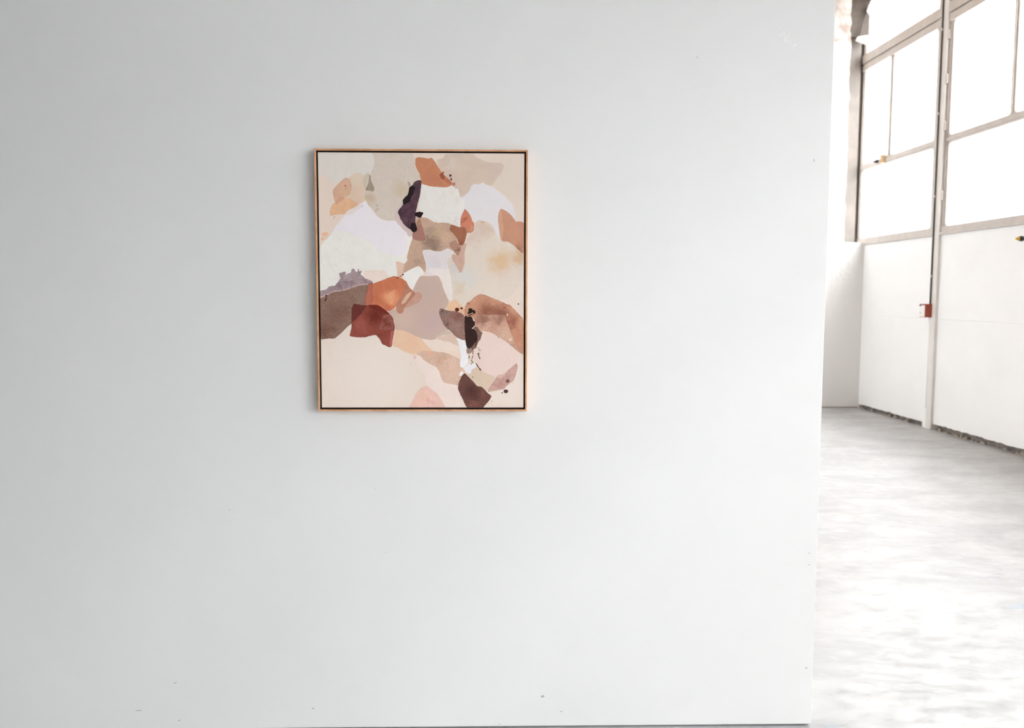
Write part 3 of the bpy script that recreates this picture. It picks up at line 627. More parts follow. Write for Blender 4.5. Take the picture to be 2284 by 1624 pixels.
('pale_rose_field',(228, 210, 201),{'var': 0.02},[(-21.7,-241.3),(-9.9,-242.2),(2.7,-255.9),(26.3,-270.5),(44.4,-279.6),(53.5,-294.2),(58.9,-308.9),(64.3,-323.6),(73.4,-332.7),(119.0,-340.1),(118.9,-354.8),(129.8,-380.5),(138.9,-406.3),(141.7,-416.5),(74.9,-416.5),(60.4,-387.9),(45.9,-365.8),(33.1,-356.6),(15.0,-342.9),(11.4,-331.0),(7.9,-305.3),(-8.4,-294.3),(-17.4,-270.5),(-20.9,-254.1)]),
('rust_speckle_cloud',(209, 176, 156),{'grain': 0.11, 'var': 0.05, 'rough_e': 0.5, 'blobs': [(64.6, -252.2, 22.2, (195, 155, 128), 0.8), (22.8, -232.1, 16.7, (218, 168, 145), 0.8), (93.6, -264.9, 24.1, (222, 190, 172), 0.6), (84.4, -308.9, 25.9, (214, 180, 165), 0.6)]},[(-21.7,-236.8),(-6.2,-227.1),(17.4,-225.4),(28.3,-226.3),(42.9,-228.1),(53.8,-230.6),(68.3,-228.8),(84.6,-235.3),(97.4,-241.1),(124.6,-253.9),(126.4,-279.5),(139.1,-290.5),(135.5,-307.0),(124.5,-323.5),(119.9,-339.7),(109.8,-339.5),(91.6,-334.9),(71.6,-332.2),(62.5,-321.7),(58.5,-307.1),(53.5,-290.6),(44.4,-279.6),(26.3,-270.5),(2.7,-255.9),(-9.9,-242.2)]),
('rose_triangle',(221, 183, 171),{'rim': 0.95, 'grain': 0.05, 'var': 0.03, 'blobs': [(2.0, -380.6, 18.5, (218, 180, 155), 0.8), (23.8, -399.0, 13.0, (212, 160, 148), 0.8), (-16.4, -404.5, 22.2, (225, 185, 168), 0.7)]},[(-49.7,-416.5),(-34.6,-395.3),(-23.5,-369.6),(-14.3,-356.7),(-5.1,-347.1),(15.0,-342.5),(33.1,-356.6),(47.7,-368.0),(64.0,-395.3),(75.8,-416.5)]),
('rose_dab',(214, 181, 176),{},[(-32.6,-246.8),(-27.2,-241.0),(-21.2,-241.3),(-21.8,-252.6),(-28.1,-253.6)]),
('rose_dome',(229, 206, 197),{'var': 0.015},[(192.0,-168.1),(203.0,-164.0),(228.4,-167.6),(239.3,-173.4),(261.2,-188.0),(284.9,-204.3),(308.7,-226.2),(315.1,-235.3),(313.4,-264.6),(308.8,-270.1),(287.0,-286.7),(272.4,-299.5),(257.8,-306.0),(239.5,-310.9),(221.2,-305.1),(201.2,-296.3),(190.2,-281.3),(181.1,-270.3),(168.3,-253.8),(166.5,-222.8),(179.3,-208.2),(186.6,-186.3)]),
('tan_hollow',(213, 191, 170),{'var': 0.02, 'blobs': [(224.9, -327.1, 14.8, (216, 184, 165), 0.7)]},[(159.2,-288.6),(177.4,-279.4),(201.2,-296.8),(221.2,-305.1),(239.5,-311.5),(235.9,-323.4),(221.3,-343.7),(214.0,-360.2),(204.8,-356.5),(192.0,-345.5),(179.2,-344.6),(168.3,-330.8),(151.9,-314.3),(139.1,-301.5)]),
('white_drip',(231, 227, 229),{'rough_e': 0.4},[(109.3,-181.9),(124.8,-188.2),(141.1,-192.7),(145.6,-213.7),(144.7,-235.6),(150.1,-241.1),(148.8,-264.8),(135.5,-281.7),(124.6,-280.4),(122.4,-264.9),(126.5,-242.9),(122.9,-217.4),(117.5,-201.0)]),
('white_drip',(230, 226, 229),{'rough_e': 0.6},[(136.4,-284.1),(148.3,-270.3),(164.7,-268.8),(172.0,-266.3),(178.9,-274.0),(170.1,-283.5),(161.0,-288.6),(159.5,-300.5),(148.2,-302.4),(141.0,-291.4)]),
('white_drip',(231, 225, 224),{'rough_e': 0.6},[(120.1,-307.9),(122.3,-296.0),(130.0,-292.0),(134.6,-298.2),(133.3,-307.9),(126.3,-309.7)]),
('brown_wing',(200, 146, 119),{'rim': 0.9, 'grain': 0.14, 'var': 0.06, 'blobs': [(212.0, -95.0, 42.6, (142, 88, 70), 0.95), (257.4, -96.7, 37.0, (146, 90, 72), 0.95), (295.6, -131.1, 31.5, (156, 94, 76), 0.95), (315.8, -178.3, 27.8, (200, 135, 110), 0.7), (304.6, -100.2, 16.7, (206, 148, 122), 0.7)]},[(147.7,-67.1),(157.6,-62.9),(170.3,-49.9),(181.2,-41.7),(192.1,-38.6),(208.4,-42.5),(235.6,-54.2),(261.0,-64.1),(275.5,-71.3),(288.2,-74.5),(301.0,-87.5),(315.6,-103.8),(333.8,-121.0),(334.3,-239.5),(316.0,-224.9),(308.6,-207.5),(275.8,-178.4),(203.0,-142.2),(175.7,-116.8),(148.5,-113.3),(137.3,-109.7),(136.8,-91.6),(141.3,-77.1)]),
('brown_wing_veil',(198, 153, 133),{'rim': 0.93, 'grain': 0.16, 'var': 0.05, 'blobs': [(195.7, -118.6, 27.8, (148, 104, 86), 0.95), (250.2, -120.3, 27.8, (156, 112, 96), 0.9), (275.7, -169.3, 37.0, (214, 178, 155), 0.8), (203.0, -149.5, 24.1, (212, 172, 155), 0.6)]},[(172.1,-109.6),(177.5,-105.0),(199.3,-103.7),(217.5,-108.6),(230.2,-105.8),(248.3,-106.7),(270.1,-107.9),(275.6,-123.9),(284.8,-147.5),(294.0,-174.7),(305.0,-196.6),(314.1,-218.5),(333.4,-240.4),(308.7,-224.0),(284.9,-202.1),(261.2,-185.7),(239.3,-173.0),(228.4,-165.8),(201.1,-159.5),(188.4,-161.3),(181.1,-149.5),(172.1,-145.9),(172.1,-127.7),(164.8,-116.9)]),
('peach_speckle',(225, 186, 153),{'retic': 0.2, 'blobs': [(125.0, -95.2, 13.0, (222, 175, 150), 0.8)]},[(94.3,-63.6),(108.8,-53.7),(117.8,-66.3),(136.8,-85.2),(139.1,-109.7),(125.0,-101.5),(108.7,-96.2),(83.3,-94.4),(78.8,-88.1),(83.4,-71.8)]),
('orange_leaf_right',(199, 146, 120),{'rim': 0.93, 'var': 0.04, 'blobs': [(316.6, 104.8, 16.7, (160, 112, 90), 0.8), (321.7, 185.6, 20.4, (204, 142, 122), 0.7)]},[(255.9,237.8),(265.8,235.2),(278.4,228.1),(289.2,219.3),(304.0,200.7),(301.9,197.1),(323.5,196.7),(334.3,191.9),(333.8,90.6),(316.6,103.0),(298.5,120.9),(282.2,131.5),(257.9,133.6),(253.3,161.8),(250.6,181.7),(247.8,208.4),(251.4,228.0)]),
('orange_leaf_strip',(208, 158, 130),{},[(256.2,236.0),(261.3,219.2),(262.6,199.6),(265.9,172.9),(264.1,152.9),(257.9,134.1),(253.3,161.8),(250.9,181.7),(249.6,208.4),(253.2,228.0)]),
('orange_shard',(190, 126, 94),{'rim': 0.93, 'var': 0.05, 'blobs': [(32.9, 322.5, 37.0, (184, 118, 92), 0.6), (29.5, 350.6, 9.3, (178, 108, 82), 0.7), (24.3, 389.3, 20.4, (196, 132, 98), 0.6)]},[(-19.3,398.7),(-9.5,401.4),(11.9,398.9),(19.0,396.6),(32.4,400.2),(42.1,389.4),(51.0,375.4),(59.9,361.4),(70.5,347.4),(84.8,335.1),(95.5,324.6),(97.6,315.8),(93.6,310.4),(77.5,305.6),(59.6,306.7),(32.8,308.0),(9.6,314.0),(-1.1,318.4),(-2.8,332.8),(-6.2,350.4),(-15.1,362.7),(-20.3,378.5)]),
('orange_shard_fold',(178, 110, 84),{},[(66.9,331.5),(77.6,337.7),(95.5,324.6),(96.9,313.1),(82.9,320.1)]),
('rust_fleck',(150, 82, 62),{},[(57.7,345.5),(67.0,353.5),(71.5,358.3),(72.3,354.4),(70.9,347.4),(76.2,338.6),(72.6,331.1),(66.9,330.6),(60.7,337.6)]),
('rust_fleck',(188, 130, 116),{},[(95.1,321.0),(108.9,321.5),(109.4,311.4),(99.4,309.6)]),
('orange_leaf',(200, 126, 99),{'rim': 0.85, 'grain': 0.1, 'var': 0.08, 'blobs': [(136.4, 204.3, 11.1, (160, 78, 58), 0.9), (130.1, 193.6, 5.6, (140, 55, 42), 0.9), (159.7, 170.6, 11.1, (204, 145, 118), 0.9)]},[(139.1,237.6),(149.0,229.3),(158.0,215.1),(163.3,199.1),(169.8,190.2),(169.8,170.6),(163.3,161.7),(148.9,159.0),(144.4,174.1),(127.4,176.7),(125.2,191.8),(127.4,207.8),(132.8,222.1)]),
('brown_heart',(158, 101, 76),{'var': 0.05, 'blobs': [(134.5, 129.1, 14.8, (138, 84, 66), 1), (141.7, 167.0, 11.1, (160, 110, 85), 0.7)]},[(95.0,186.7),(109.4,182.0),(123.8,177.2),(132.8,179.4),(141.7,175.9),(147.5,163.4),(147.5,162.2),(143.5,145.2),(138.1,127.3),(131.7,117.1),(121.8,121.6),(118.3,129.1),(111.1,146.9),(102.1,157.5),(93.2,164.6),(90.5,173.5),(94.1,185.1)]),
('clay_leaf',(173, 131, 113),{'rim': 0.9, 'grain': 0.12, 'blobs': [(118.2, 102.2, 13.0, (126, 96, 84), 1)]},[(87.3,125.3),(98.5,132.2),(111.1,136.2),(118.2,124.6),(128.1,116.6),(125.8,102.3),(119.1,85.2),(111.0,89.7),(102.0,102.2),(94.8,111.1)]),
('rose_drop',(200, 164, 148),{'retic': 0.2, 'blobs': [(127.1, 73.6, 11.1, (185, 145, 128), 0.7), (134.4, 113.0, 9.3, (196, 148, 128), 0.8)]},[(138.1,127.3),(146.1,123.8),(139.8,104.1),(138.0,91.6),(139.4,71.9),(137.0,52.1),(127.0,29.1),(121.6,32.3),(112.7,52.0),(97.4,73.5),(98.0,90.5),(110.9,87.9),(119.1,85.2),(125.8,102.3),(129.0,116.6)]),
('plum_shard',(80, 54, 64),{'rim': 0.7, 'grain': 0.15, 'var': 0.3, 'rough_e': 0.5},[(-79.3,226.4),(-60.4,249.5),(-56.8,253.0),(-60.3,258.3),(-58.4,269.0),(-44.0,283.2),(-40.3,299.1),(-36.7,307.9),(-27.7,315.1),(-24.1,322.1),(-11.6,328.9),(-1.2,327.6),(-0.6,315.2),(-5.0,286.9),(-6.9,272.8),(-12.0,258.6),(-15.7,240.9),(-21.2,223.1),(-19.5,208.9),(-21.4,194.7),(-16.1,176.9),(-14.9,169.8),(-19.8,162.7),(-28.8,160.0),(-34.1,167.9),(-43.0,173.2),(-57.3,185.6),(-66.2,198.0),(-71.4,210.4)]),
('black_crust',(30, 13, 16),{'rough_e': 1.2, 'grain': 0.3},[(-59.3,269.0),(-45.9,277.9),(-42.2,286.7),(-39.4,304.4),(-31.3,312.4),(-22.4,306.3),(-23.4,290.4),(-33.4,274.4),(-38.8,258.4),(-56.8,249.9),(-62.1,254.8)]),
('black_crust',(30, 13, 16),{'rough_e': 1.0, 'grain': 0.3},[(-23.9,226.6),(-14.0,225.8),(-6.8,227.6),(4.4,224.6),(2.0,214.3),(-3.4,207.7),(-14.1,209.8),(-23.0,214.2)]),
('black_crust',(32, 14, 20),{'rough_e': 0.8, 'grain': 0.3},[(-34.0,189.3),(-21.4,192.9),(-14.9,170.7),(-21.6,161.2),(-29.7,160.5),(-39.5,173.3)]),
('brown_mass',(130, 100, 87),{'rim': 0.75, 'grain': 0.2, 'var': 0.08, 'blobs': [(-316.6, -159.2, 40.7, (108, 74, 64), 0.9), (-203.3, -46.9, 29.6, (138, 110, 98), 0.7), (-276.1, -104.8, 44.4, (116, 84, 72), 0.8)]},[(-336.2,-55.4),(-322.1,-49.0),(-307.6,-41.8),(-293.1,-32.8),(-267.9,-30.9),(-249.8,-25.4),(-233.6,-20.0),(-217.3,-12.8),(-199.2,-8.2),(-174.9,-6.9),(-179.7,-30.6),(-184.4,-50.5),(-187.3,-66.7),(-184.7,-77.5),(-196.7,-95.6),(-223.9,-113.7),(-231.4,-135.5),(-247.9,-148.2),(-260.7,-162.7),(-273.5,-173.6),(-288.1,-186.3),(-308.0,-185.5),(-336.0,-189.7)]),
('mauve_fringe',(152, 132, 135),{'rough_e': 1.3, 'grain': 0.25, 'var': 0.1, 'blobs': [(-238.8, -8.4, 22.2, (120, 98, 104), 0.7), (-271.3, -19.3, 16.7, (115, 95, 102), 0.8), (-181.1, 2.5, 14.8, (125, 100, 105), 0.7), (-245.7, 14.9, 20.4, (165, 148, 152), 0.8)]},[(-335.8,-30.6),(-316.3,-26.6),(-301.8,-15.8),(-287.4,-12.2),(-281.9,-8.6),(-265.5,11.2),(-269.0,16.6),(-270.6,27.4),(-256.2,31.9),(-248.1,31.9),(-250.1,19.4),(-241.9,25.7),(-231.1,27.5),(-231.9,38.2),(-223.7,43.6),(-216.7,34.7),(-211.3,31.2),(-207.6,44.6),(-204.1,34.8),(-195.1,36.6),(-199.7,24.9),(-191.7,18.7),(-186.4,11.5),(-173.9,8.0),(-159.6,-2.8),(-161.5,-8.2),(-184.9,-10.9),(-202.9,-12.8),(-226.4,-20.1),(-246.2,-27.3),(-267.9,-32.8),(-289.5,-34.6),(-307.6,-42.8),(-322.1,-50.9),(-336.2,-54.6)]),
('fringe_line',(188, 158, 145),{'rough_e': 0.4},[(-336.1,-52.8),(-332.0,-50.1),(-307.5,-38.8),(-289.4,-29.8),(-267.8,-27.9),(-248.0,-23.4),(-226.3,-14.5),(-202.8,-7.9),(-175.8,-6.1),(-175.9,-8.6),(-202.9,-10.6),(-226.3,-17.0),(-248.0,-26.1),(-267.9,-30.8),(-289.5,-33.0),(-307.6,-41.9),(-332.0,-53.7),(-336.2,-55.8)]),
('rust_band',(172, 98, 77),{'rim': 0.78, 'var': 0.08},[(-175.8,-6.9),(-158.7,-3.2),(-163.1,-23.4),(-160.4,-41.4),(-163.5,-63.0),(-168.5,-76.0),(-184.2,-76.1),(-187.7,-64.9),(-183.5,-45.0),(-177.8,-23.4)]),
('orange_flame',(190, 112, 80),{'rim': 0.9, 'var': 0.08, 'blobs': [(-97.0, -53.8, 29.6, (218, 156, 120), 0.9), (-131.0, -23.3, 27.8, (184, 106, 76), 0.6), (-113.6, -88.1, 16.7, (184, 100, 76), 0.8), (-151.2, -55.8, 20.4, (176, 98, 72), 0.7)]},[(-160.0,-5.0),(-130.7,4.6),(-107.2,14.5),(-87.4,19.6),(-65.8,11.4),(-52.9,2.1),(-48.0,-7.7),(-40.8,-19.4),(-30.1,-30.2),(-59.2,-62.7),(-79.1,-68.2),(-86.4,-80.8),(-95.6,-89.9),(-113.7,-95.9),(-131.6,-88.2),(-147.8,-77.4),(-168.5,-77.5),(-163.5,-63.0),(-160.0,-41.4),(-162.5,-19.8)]),
('brown_claw',(173, 119, 97),{'var': 0.05, 'blobs': [(-51.6, -14.0, 9.3, (158, 92, 70), 0.9), (-77.5, -88.1, 14.8, (178, 128, 108), 0.7)]},[(-57.0,-7.8),(-49.8,-6.5),(-42.6,-17.6),(-31.9,-28.4),(-20.2,-35.6),(-26.6,-46.4),(-41.1,-60.9),(-52.1,-73.5),(-61.2,-86.2),(-62.8,-99.8),(-74.0,-105.2),(-81.2,-101.1),(-86.8,-84.5),(-84.6,-71.8),(-77.2,-57.4),(-66.3,-48.3),(-62.6,-33.9),(-58.9,-23.1)]),
('claw_gap',(206, 168, 143),{'grain': 0.1},[(-36.4,-31.6),(-35.2,-37.4),(-44.7,-53.7),(-53.8,-66.3),(-66.5,-73.9),(-68.6,-68.2),(-60.9,-53.7),(-51.8,-41.1)]),
('flesh_speckle',(190, 146, 129),{'rim': 0.92, 'grain': 0.14},[(-21.1,-33.8),(-8.5,-32.3),(-0.9,-44.5),(-1.9,-55.3),(-12.3,-66.2),(-26.8,-73.5),(-44.9,-81.6),(-61.2,-86.6),(-50.3,-71.7),(-37.5,-57.2),(-25.7,-44.6)]),
('maroon_shard',(134, 66, 54),{'rim': 0.75, 'grain': 0.18, 'var': 0.08, 'blobs': [(-197.3, -144.4, 33.3, (152, 82, 70), 0.7), (-153.5, -111.7, 42.6, (100, 34, 22), 0.95), (-117.7, -137.0, 18.5, (108, 48, 36), 0.8), (-132.5, -177.0, 22.2, (122, 54, 42), 0.7)]},[(-224.3,-70.9),(-210.8,-74.0),(-187.4,-76.6),(-167.6,-75.3),(-147.7,-74.9),(-133.4,-82.8),(-117.3,-95.4),(-97.6,-115.2),(-94.1,-131.5),(-90.6,-149.6),(-92.6,-160.5),(-98.3,-191.4),(-100.8,-211.1),(-109.3,-215.1),(-120.2,-208.7),(-132.8,-204.2),(-136.3,-193.3),(-147.0,-178.8),(-152.4,-173.4),(-168.7,-176.1),(-185.0,-181.6),(-214.0,-181.7),(-239.6,-178.1),(-235.4,-164.5),(-231.6,-149.9),(-232.7,-131.8),(-231.0,-102.9),(-231.8,-90.3)]),
('maroon_overlap',(98, 43, 38),{'grain': 0.2, 'var': 0.08},[(-224.3,-71.3),(-203.6,-75.0),(-179.3,-77.5),(-189.4,-90.2),(-200.4,-104.6),(-213.2,-119.1),(-231.4,-134.0),(-231.5,-113.7),(-230.7,-102.9),(-231.4,-90.3)]),
('maroon_overlap',(106, 36, 24),{'grain': 0.12},[(-180.2,-77.5),(-167.6,-75.6),(-147.7,-75.2),(-133.4,-83.1),(-117.3,-95.7),(-106.5,-106.6),(-124.6,-102.6),(-144.3,-95.5),(-164.1,-88.3)]),
('maroon_edge_light',(166, 92, 80),{'grain': 0.12},[(-103.4,-160.6),(-92.2,-157.8),(-97.9,-191.4),(-100.8,-210.5),(-109.3,-208.7),(-106.4,-186.0)]),
('maroon_grey_veil',(142, 82, 74),{'grain': 0.3, 'blobs': [(-117.7, -138.8, 20.4, (112, 52, 40), 1)]},[(-128.3,-111.7),(-117.4,-106.2),(-103.0,-113.4),(-95.9,-129.7),(-92.9,-155.1),(-110.6,-156.9),(-143.2,-156.1),(-139.4,-142.5),(-132.0,-126.2)]),
('umber_leaf',(142, 108, 98),{'rim': 0.72, 'grain': 0.28, 'var': 0.08, 'blobs': [(112.2, -111.5, 24.1, (134, 84, 74), 0.8), (68.8, -109.8, 14.8, (132, 112, 106), 0.8), (83.1, -149.7, 11.1, (98, 70, 64), 0.8), (108.5, -142.4, 20.4, (168, 132, 124), 0.6)]},[(55.8,-97.2),(57.1,-89.9),(62.5,-85.6),(70.6,-89.0),(83.3,-93.5),(94.2,-94.7),(108.7,-95.2),(125.0,-100.6),(135.8,-107.9),(140.3,-116.9),(141.1,-191.8),(121.1,-185.5),(104.8,-175.1),(92.2,-158.8),(83.1,-153.3),(70.5,-140.7),(63.3,-124.3),(56.6,-109.9)]),
('umber_edge',(124, 94, 83),{'grain': 0.45, 'rough_e': 0.6},[(171.2,-145.0),(181.1,-147.3),(188.8,-158.6),(197.1,-165.8),(193.3,-182.2),(184.8,-195.0),(178.4,-210.5),(175.7,-216.0),(166.5,-222.8),(159.3,-213.6),(166.6,-196.9),(175.7,-175.0),(164.8,-153.2)]),
('umber_foot',(152, 127, 114),{'grain': 0.35, 'rough_e': 0.5},[(145.1,-215.1),(153.8,-216.9),(162.0,-212.4),(165.1,-224.2),(161.1,-230.1),(152.0,-237.4),(144.3,-231.5)]),
('black_stroke',(46, 23, 19),{'rough_e': 0.5, 'var': 0.2, 'blobs': [(150.3, -151.4, 14.8, (60, 28, 20), 0.8)]},[(138.2,-112.7),(144.0,-110.2),(148.5,-114.2),(157.6,-111.1),(163.9,-116.9),(166.6,-124.1),(173.3,-131.4),(170.6,-145.0),(161.2,-151.7),(166.6,-153.5),(175.7,-160.4),(181.1,-173.1),(180.2,-187.7),(173.8,-198.7),(161.1,-213.6),(153.8,-218.2),(145.6,-214.6),(142.0,-196.9),(139.3,-171.4),(138.1,-142.3)]),
('black_curl',(32, 20, 18),{'rough_e': 1},[(150.4,-87.9),(157.6,-84.8),(165.8,-87.0),(163.0,-90.0),(168.8,-89.7),(173.9,-96.9),(175.2,-102.7),(168.8,-103.6),(164.8,-97.8),(159.4,-102.7),(152.1,-104.6),(148.5,-100.6),(151.3,-95.1)]),
('black_curl',(60, 42, 36),{},[(149.4,-107.8),(159.4,-104.5),(168.5,-106.0),(159.4,-108.7),(152.1,-111.4)]),
('umber_petal',(104, 66, 59),{'rim': 0.8, 'grain': 0.3, 'var': 0.15, 'blobs': [(193.8, -373.1, 24.1, (120, 76, 66), 0.6), (159.1, -360.3, 31.5, (78, 44, 38), 0.8), (171.9, -410.0, 24.1, (132, 84, 72), 0.6)]},[(133.3,-303.7),(138.2,-300.2),(145.5,-306.1),(157.3,-318.0),(168.3,-329.0),(179.2,-342.8),(192.0,-343.7),(204.8,-354.7),(214.0,-366.1),(223.1,-371.3),(226.8,-377.7),(221.3,-387.9),(208.5,-402.6),(198.4,-415.6),(148.1,-416.5),(140.8,-406.3),(133.5,-389.7),(124.4,-371.3),(116.7,-354.8),(117.1,-338.2),(124.5,-318.0),(128.2,-309.7)]),
('rose_spear',(202, 163, 152),{'rim': 0.88, 'grain': 0.16, 'var': 0.05, 'blobs': [(250.5, -334.4, 25.9, (184, 138, 130), 0.8), (283.4, -305.0, 14.8, (180, 138, 132), 0.7), (228.6, -352.8, 11.1, (212, 168, 152), 0.7)]},[(310.7,-265.7),(313.8,-275.6),(311.7,-290.3),(303.5,-316.0),(299.9,-325.2),(287.1,-332.6),(274.3,-345.5),(268.8,-352.8),(254.2,-354.7),(230.4,-359.3),(214.9,-362.4),(216.7,-354.7),(224.9,-341.8),(235.9,-327.1),(243.2,-312.4),(248.6,-306.0),(266.9,-303.2),(276.0,-295.8),(294.3,-279.3)]),
('rose_spear_fold',(214, 178, 168),{},[(243.2,-312.4),(249.6,-306.0),(266.9,-303.6),(276.0,-296.8),(268.8,-308.7),(257.8,-317.0),(248.7,-315.1)]),
]
DOTS = [
(93.4, 343.6, 3.7, 3.7, (75, 42, 38)),
(96.0, 331.6, 2.2, 4.8, (78, 44, 40)),
(105.6, 308.4, 1.5, 1.5, (165, 140, 130)),
(110.8, 304.7, 1.9, 2.6, (170, 145, 135)),
(114.1, -90.2, 6.9, 6.5, (96, 32, 14)),
(128.3, -85.8, 4.4, 3.5, (96, 32, 14)),
(315.4, -71.2, 2.4, 2.0, (30, 18, 15)),
(280.7, -325.6, 6.7, 6.3, (122, 82, 78)),
(274.7, -359.8, 8.0, 6.1, (80, 42, 45)),
(262.5, -365.2, 2.2, 1.9, (50, 32, 32)),
(228.6, -393.4, 1.3, 1.3, (70, 45, 42)),
(164.6, -312.8, 1.7, 1.7, (60, 40, 35)),
(249.4, -180.7, 1.3, 1.7, (60, 40, 35)),
(295.9, -334.4, 0.9, 1.3, (120, 95, 90)),
(279.2, -106.6, 2.6, 3.1, (236, 210, 196)),
(289.4, -188.4, 4.4, 4.4, (232, 206, 192)),
(269.2, -84.0, 4.1, 4.1, (160, 96, 78)),
(315.7, -157.4, 1.5, 1.9, (160, 96, 78)),
(150.4, -69.8, 4.6, 3.7, (180, 105, 85)),
(-62.9, 24.1, 2.8, 2.6, (60, 25, 15)),
(-70.1, 18.7, 2.8, 1.5, (70, 35, 22)),
(-76.3, 14.9, 1.9, 1.3, (75, 40, 26)),
(-81.5, 11.7, 2.2, 1.9, (70, 32, 20)),
(-313.0, -45.9, 3.1, 3.0, (52, 18, 14)),
(-313.0, -54.5, 1.9, 3.0, (56, 22, 18)),
(-316.1, -60.5, 2.6, 3.1, (56, 22, 18)),
(-246.2, 308.9, 3.0, 3.1, (155, 118, 100)),
(-245.1, 299.4, 2.0, 3.0, (176, 140, 118)),
(-282.2, 209.4, 2.6, 2.0, (168, 152, 142)),
(-285.6, 203.0, 2.6, 1.9, (186, 170, 160)),
(-39.9, -266.9, 0.9, 1.1, (130, 105, 95)),
(66.1, -95.4, 3.3, 3.7, (95, 75, 72)),
(199.3, 193.9, 6.3, 3.7, (205, 180, 150)),
(55.3, 333.7, 1.1, 1.1, (140, 75, 55)),
(-154.5, -33.3, 0.2, 0.2, (150, 80, 60)),
(-193.5, 243.8, 4.8, 5.2, (205, 195, 200)),
]
STROKES = [
(2.6, (70, 45, 34), [(159.6, -212.9), (166.5, -224.2), (165.6, -236.1)]),
(3.0, (96, 72, 60), [(154.1, -241.6), (152.3, -250.7)]),
(2.6, (120, 95, 80), [(166.0, -240.7), (163.8, -248.0), (162.0, -253.8)]),
(2.0, (96, 72, 56), [(159.2, -256.7), (166.0, -263.0), (158.9, -270.3)]),
(3.3, (100, 76, 62), [(179.7, -236.1), (184.8, -236.1), (184.7, -243.4), (189.3, -252.5)]),
(3.3, (96, 70, 55), [(175.6, -267.2), (183.8, -280.0), (192.9, -290.0), (187.5, -288.2)]),
(1.7, (120, 95, 80), [(181.5, -214.7), (186.9, -220.5), (190.2, -225.1), (184.8, -224.2)]),
(3.0, (70, 45, 34), [(180.2, -189.5), (175.7, -204.1), (174.7, -215.1)]),
(3.7, (92, 66, 52), [(185.7, -231.5), (183.8, -237.9)]),
]
RIDGES = [
[(-277.6,166.5),(-270.7,148.8),(-256.6,136.4),(-247.8,123.9),(-247.0,117.7)],
[(-239.2,164.9),(-240.4,143.6),(-242.4,125.7),(-228.2,118.7),(-221.1,108.0)],
[(-218.8,150.8),(-211.9,131.2),(-201.4,109.9),(-194.4,97.4),(-197.2,83.1),(-178.5,74.2),(-171.4,63.5)],
[(-199.2,144.6),(-190.4,129.5),(-183.4,117.1),(-183.5,104.6)],
[(-290.4,146.9),(-281.6,138.0),(-282.8,116.7)],
[(-312.3,118.3),(-305.4,104.1),(-296.7,86.3),(-295.1,73.8),(-290.0,54.1),(-281.2,38.1),(-267.0,29.2)],
[(-269.4,111.4),(-260.6,100.7),(-251.9,86.5)],
[(-156.7,101.1),(-146.1,86.9),(-137.1,81.6)],
[(-115.5,87.0),(-117.5,65.5),(-115.9,47.6)],
[(-112.0,87.0),(-108.6,58.4),(-105.2,44.1),(-110.7,29.7),(-107.2,14.5)],
[(-193.1,54.5),(-191.5,34.8)],
[(-146.6,38.5),(-143.2,17.0)],
[(-315.7,130.8),(-301.5,123.7),(-298.0,118.4),(-303.5,105.9)],
[(-333.6,18.2),(-310.4,5.7),(-296.2,-1.4)],
[(-280.3,104.2),(-275.2,86.4),(-279.0,72.1)],
[(-330.3,111.1),(-325.0,104.0),(-328.8,93.3)],
[(-169.0,122.5),(-154.8,111.8)],
[(-178.5,70.7),(-184.1,54.5),(-191.3,50.9)],
[(-149.8,72.6),(-148.2,58.2)],
[(-130.0,79.8),(-126.6,61.9)],
[(-94.1,72.8),(-97.9,51.3)],
[(-322.0,71.9),(-313.3,50.5)],
[(-257.4,79.3),(-234.1,75.8),(-219.8,72.3)],
[(9.6,308.2),(11.3,301.2),(20.2,295.9),(18.3,276.4),(23.6,255.2),(32.5,244.6),(37.8,237.6)],
[(41.7,304.9),(47.1,294.3)],
[(56.0,296.1),(57.7,282.0),(66.6,267.9),(66.6,253.7),(75.5,244.9),(73.7,230.7),(88.0,216.5),(102.3,202.4)],
[(83.7,292.7),(81.0,276.8),(73.8,260.8),(71.9,251.9)],
[(21.7,237.5),(23.4,219.8),(27.0,214.5)],
[(46.8,242.9),(50.3,225.2),(53.9,211.0)],
[(35.9,216.3),(41.3,203.9),(50.2,198.6),(55.5,188.8)],
[(64.7,221.7),(71.8,209.3),(75.3,195.1)],
[(93.6,308.7),(102.5,296.4),(104.3,284.0),(113.3,296.4),(118.7,300.0)],
[(77.3,255.5),(86.3,243.1),(91.6,230.8)],
[(14.8,287.0),(14.7,269.3),(21.8,258.8)],
[(68.6,305.0),(77.5,296.2)],
]

bm = B(); add_box(bm, CL, CR_, -CANVAS_FRONT, -0.009, CB, CT)
GROUND = paint_mat('canvas_ground', (220, 203, 191), 0, var=.012, blobs=[(-180, -290, 190, (225, 208, 199), .8), (-310, 240, 120, (211, 194, 181), .9), (290, -330, 90, (232, 218, 209), .9), (260, 330, 120, (217, 202, 189), .6)])
canvas = obj('canvas', bm, GROUND, paint, bevel=0.0012)
canvas['label'] = 'cream canvas layered with torn looking patches of paint'

def clip(poly):
    e = 0.6
    for ax, lim, sg in ((0, CL * 1000 + e, 1), (0, CR_ * 1000 - e, -1), (1, CB * 1000 + e, 1), (1, CT * 1000 - e, -1)):
        out = []
        for i, q in enumerate(poly):
            p = poly[i - 1]
            ip, iq = sg * (p[ax] - lim) >= 0, sg * (q[ax] - lim) >= 0
            if ip != iq:
                t = (lim - p[ax]) / (q[ax] - p[ax]); out.append((p[0] + t * (q[0] - p[0]), p[1] + t * (q[1] - p[1])))
            if iq: out.append(q)
        poly = out
    return poly

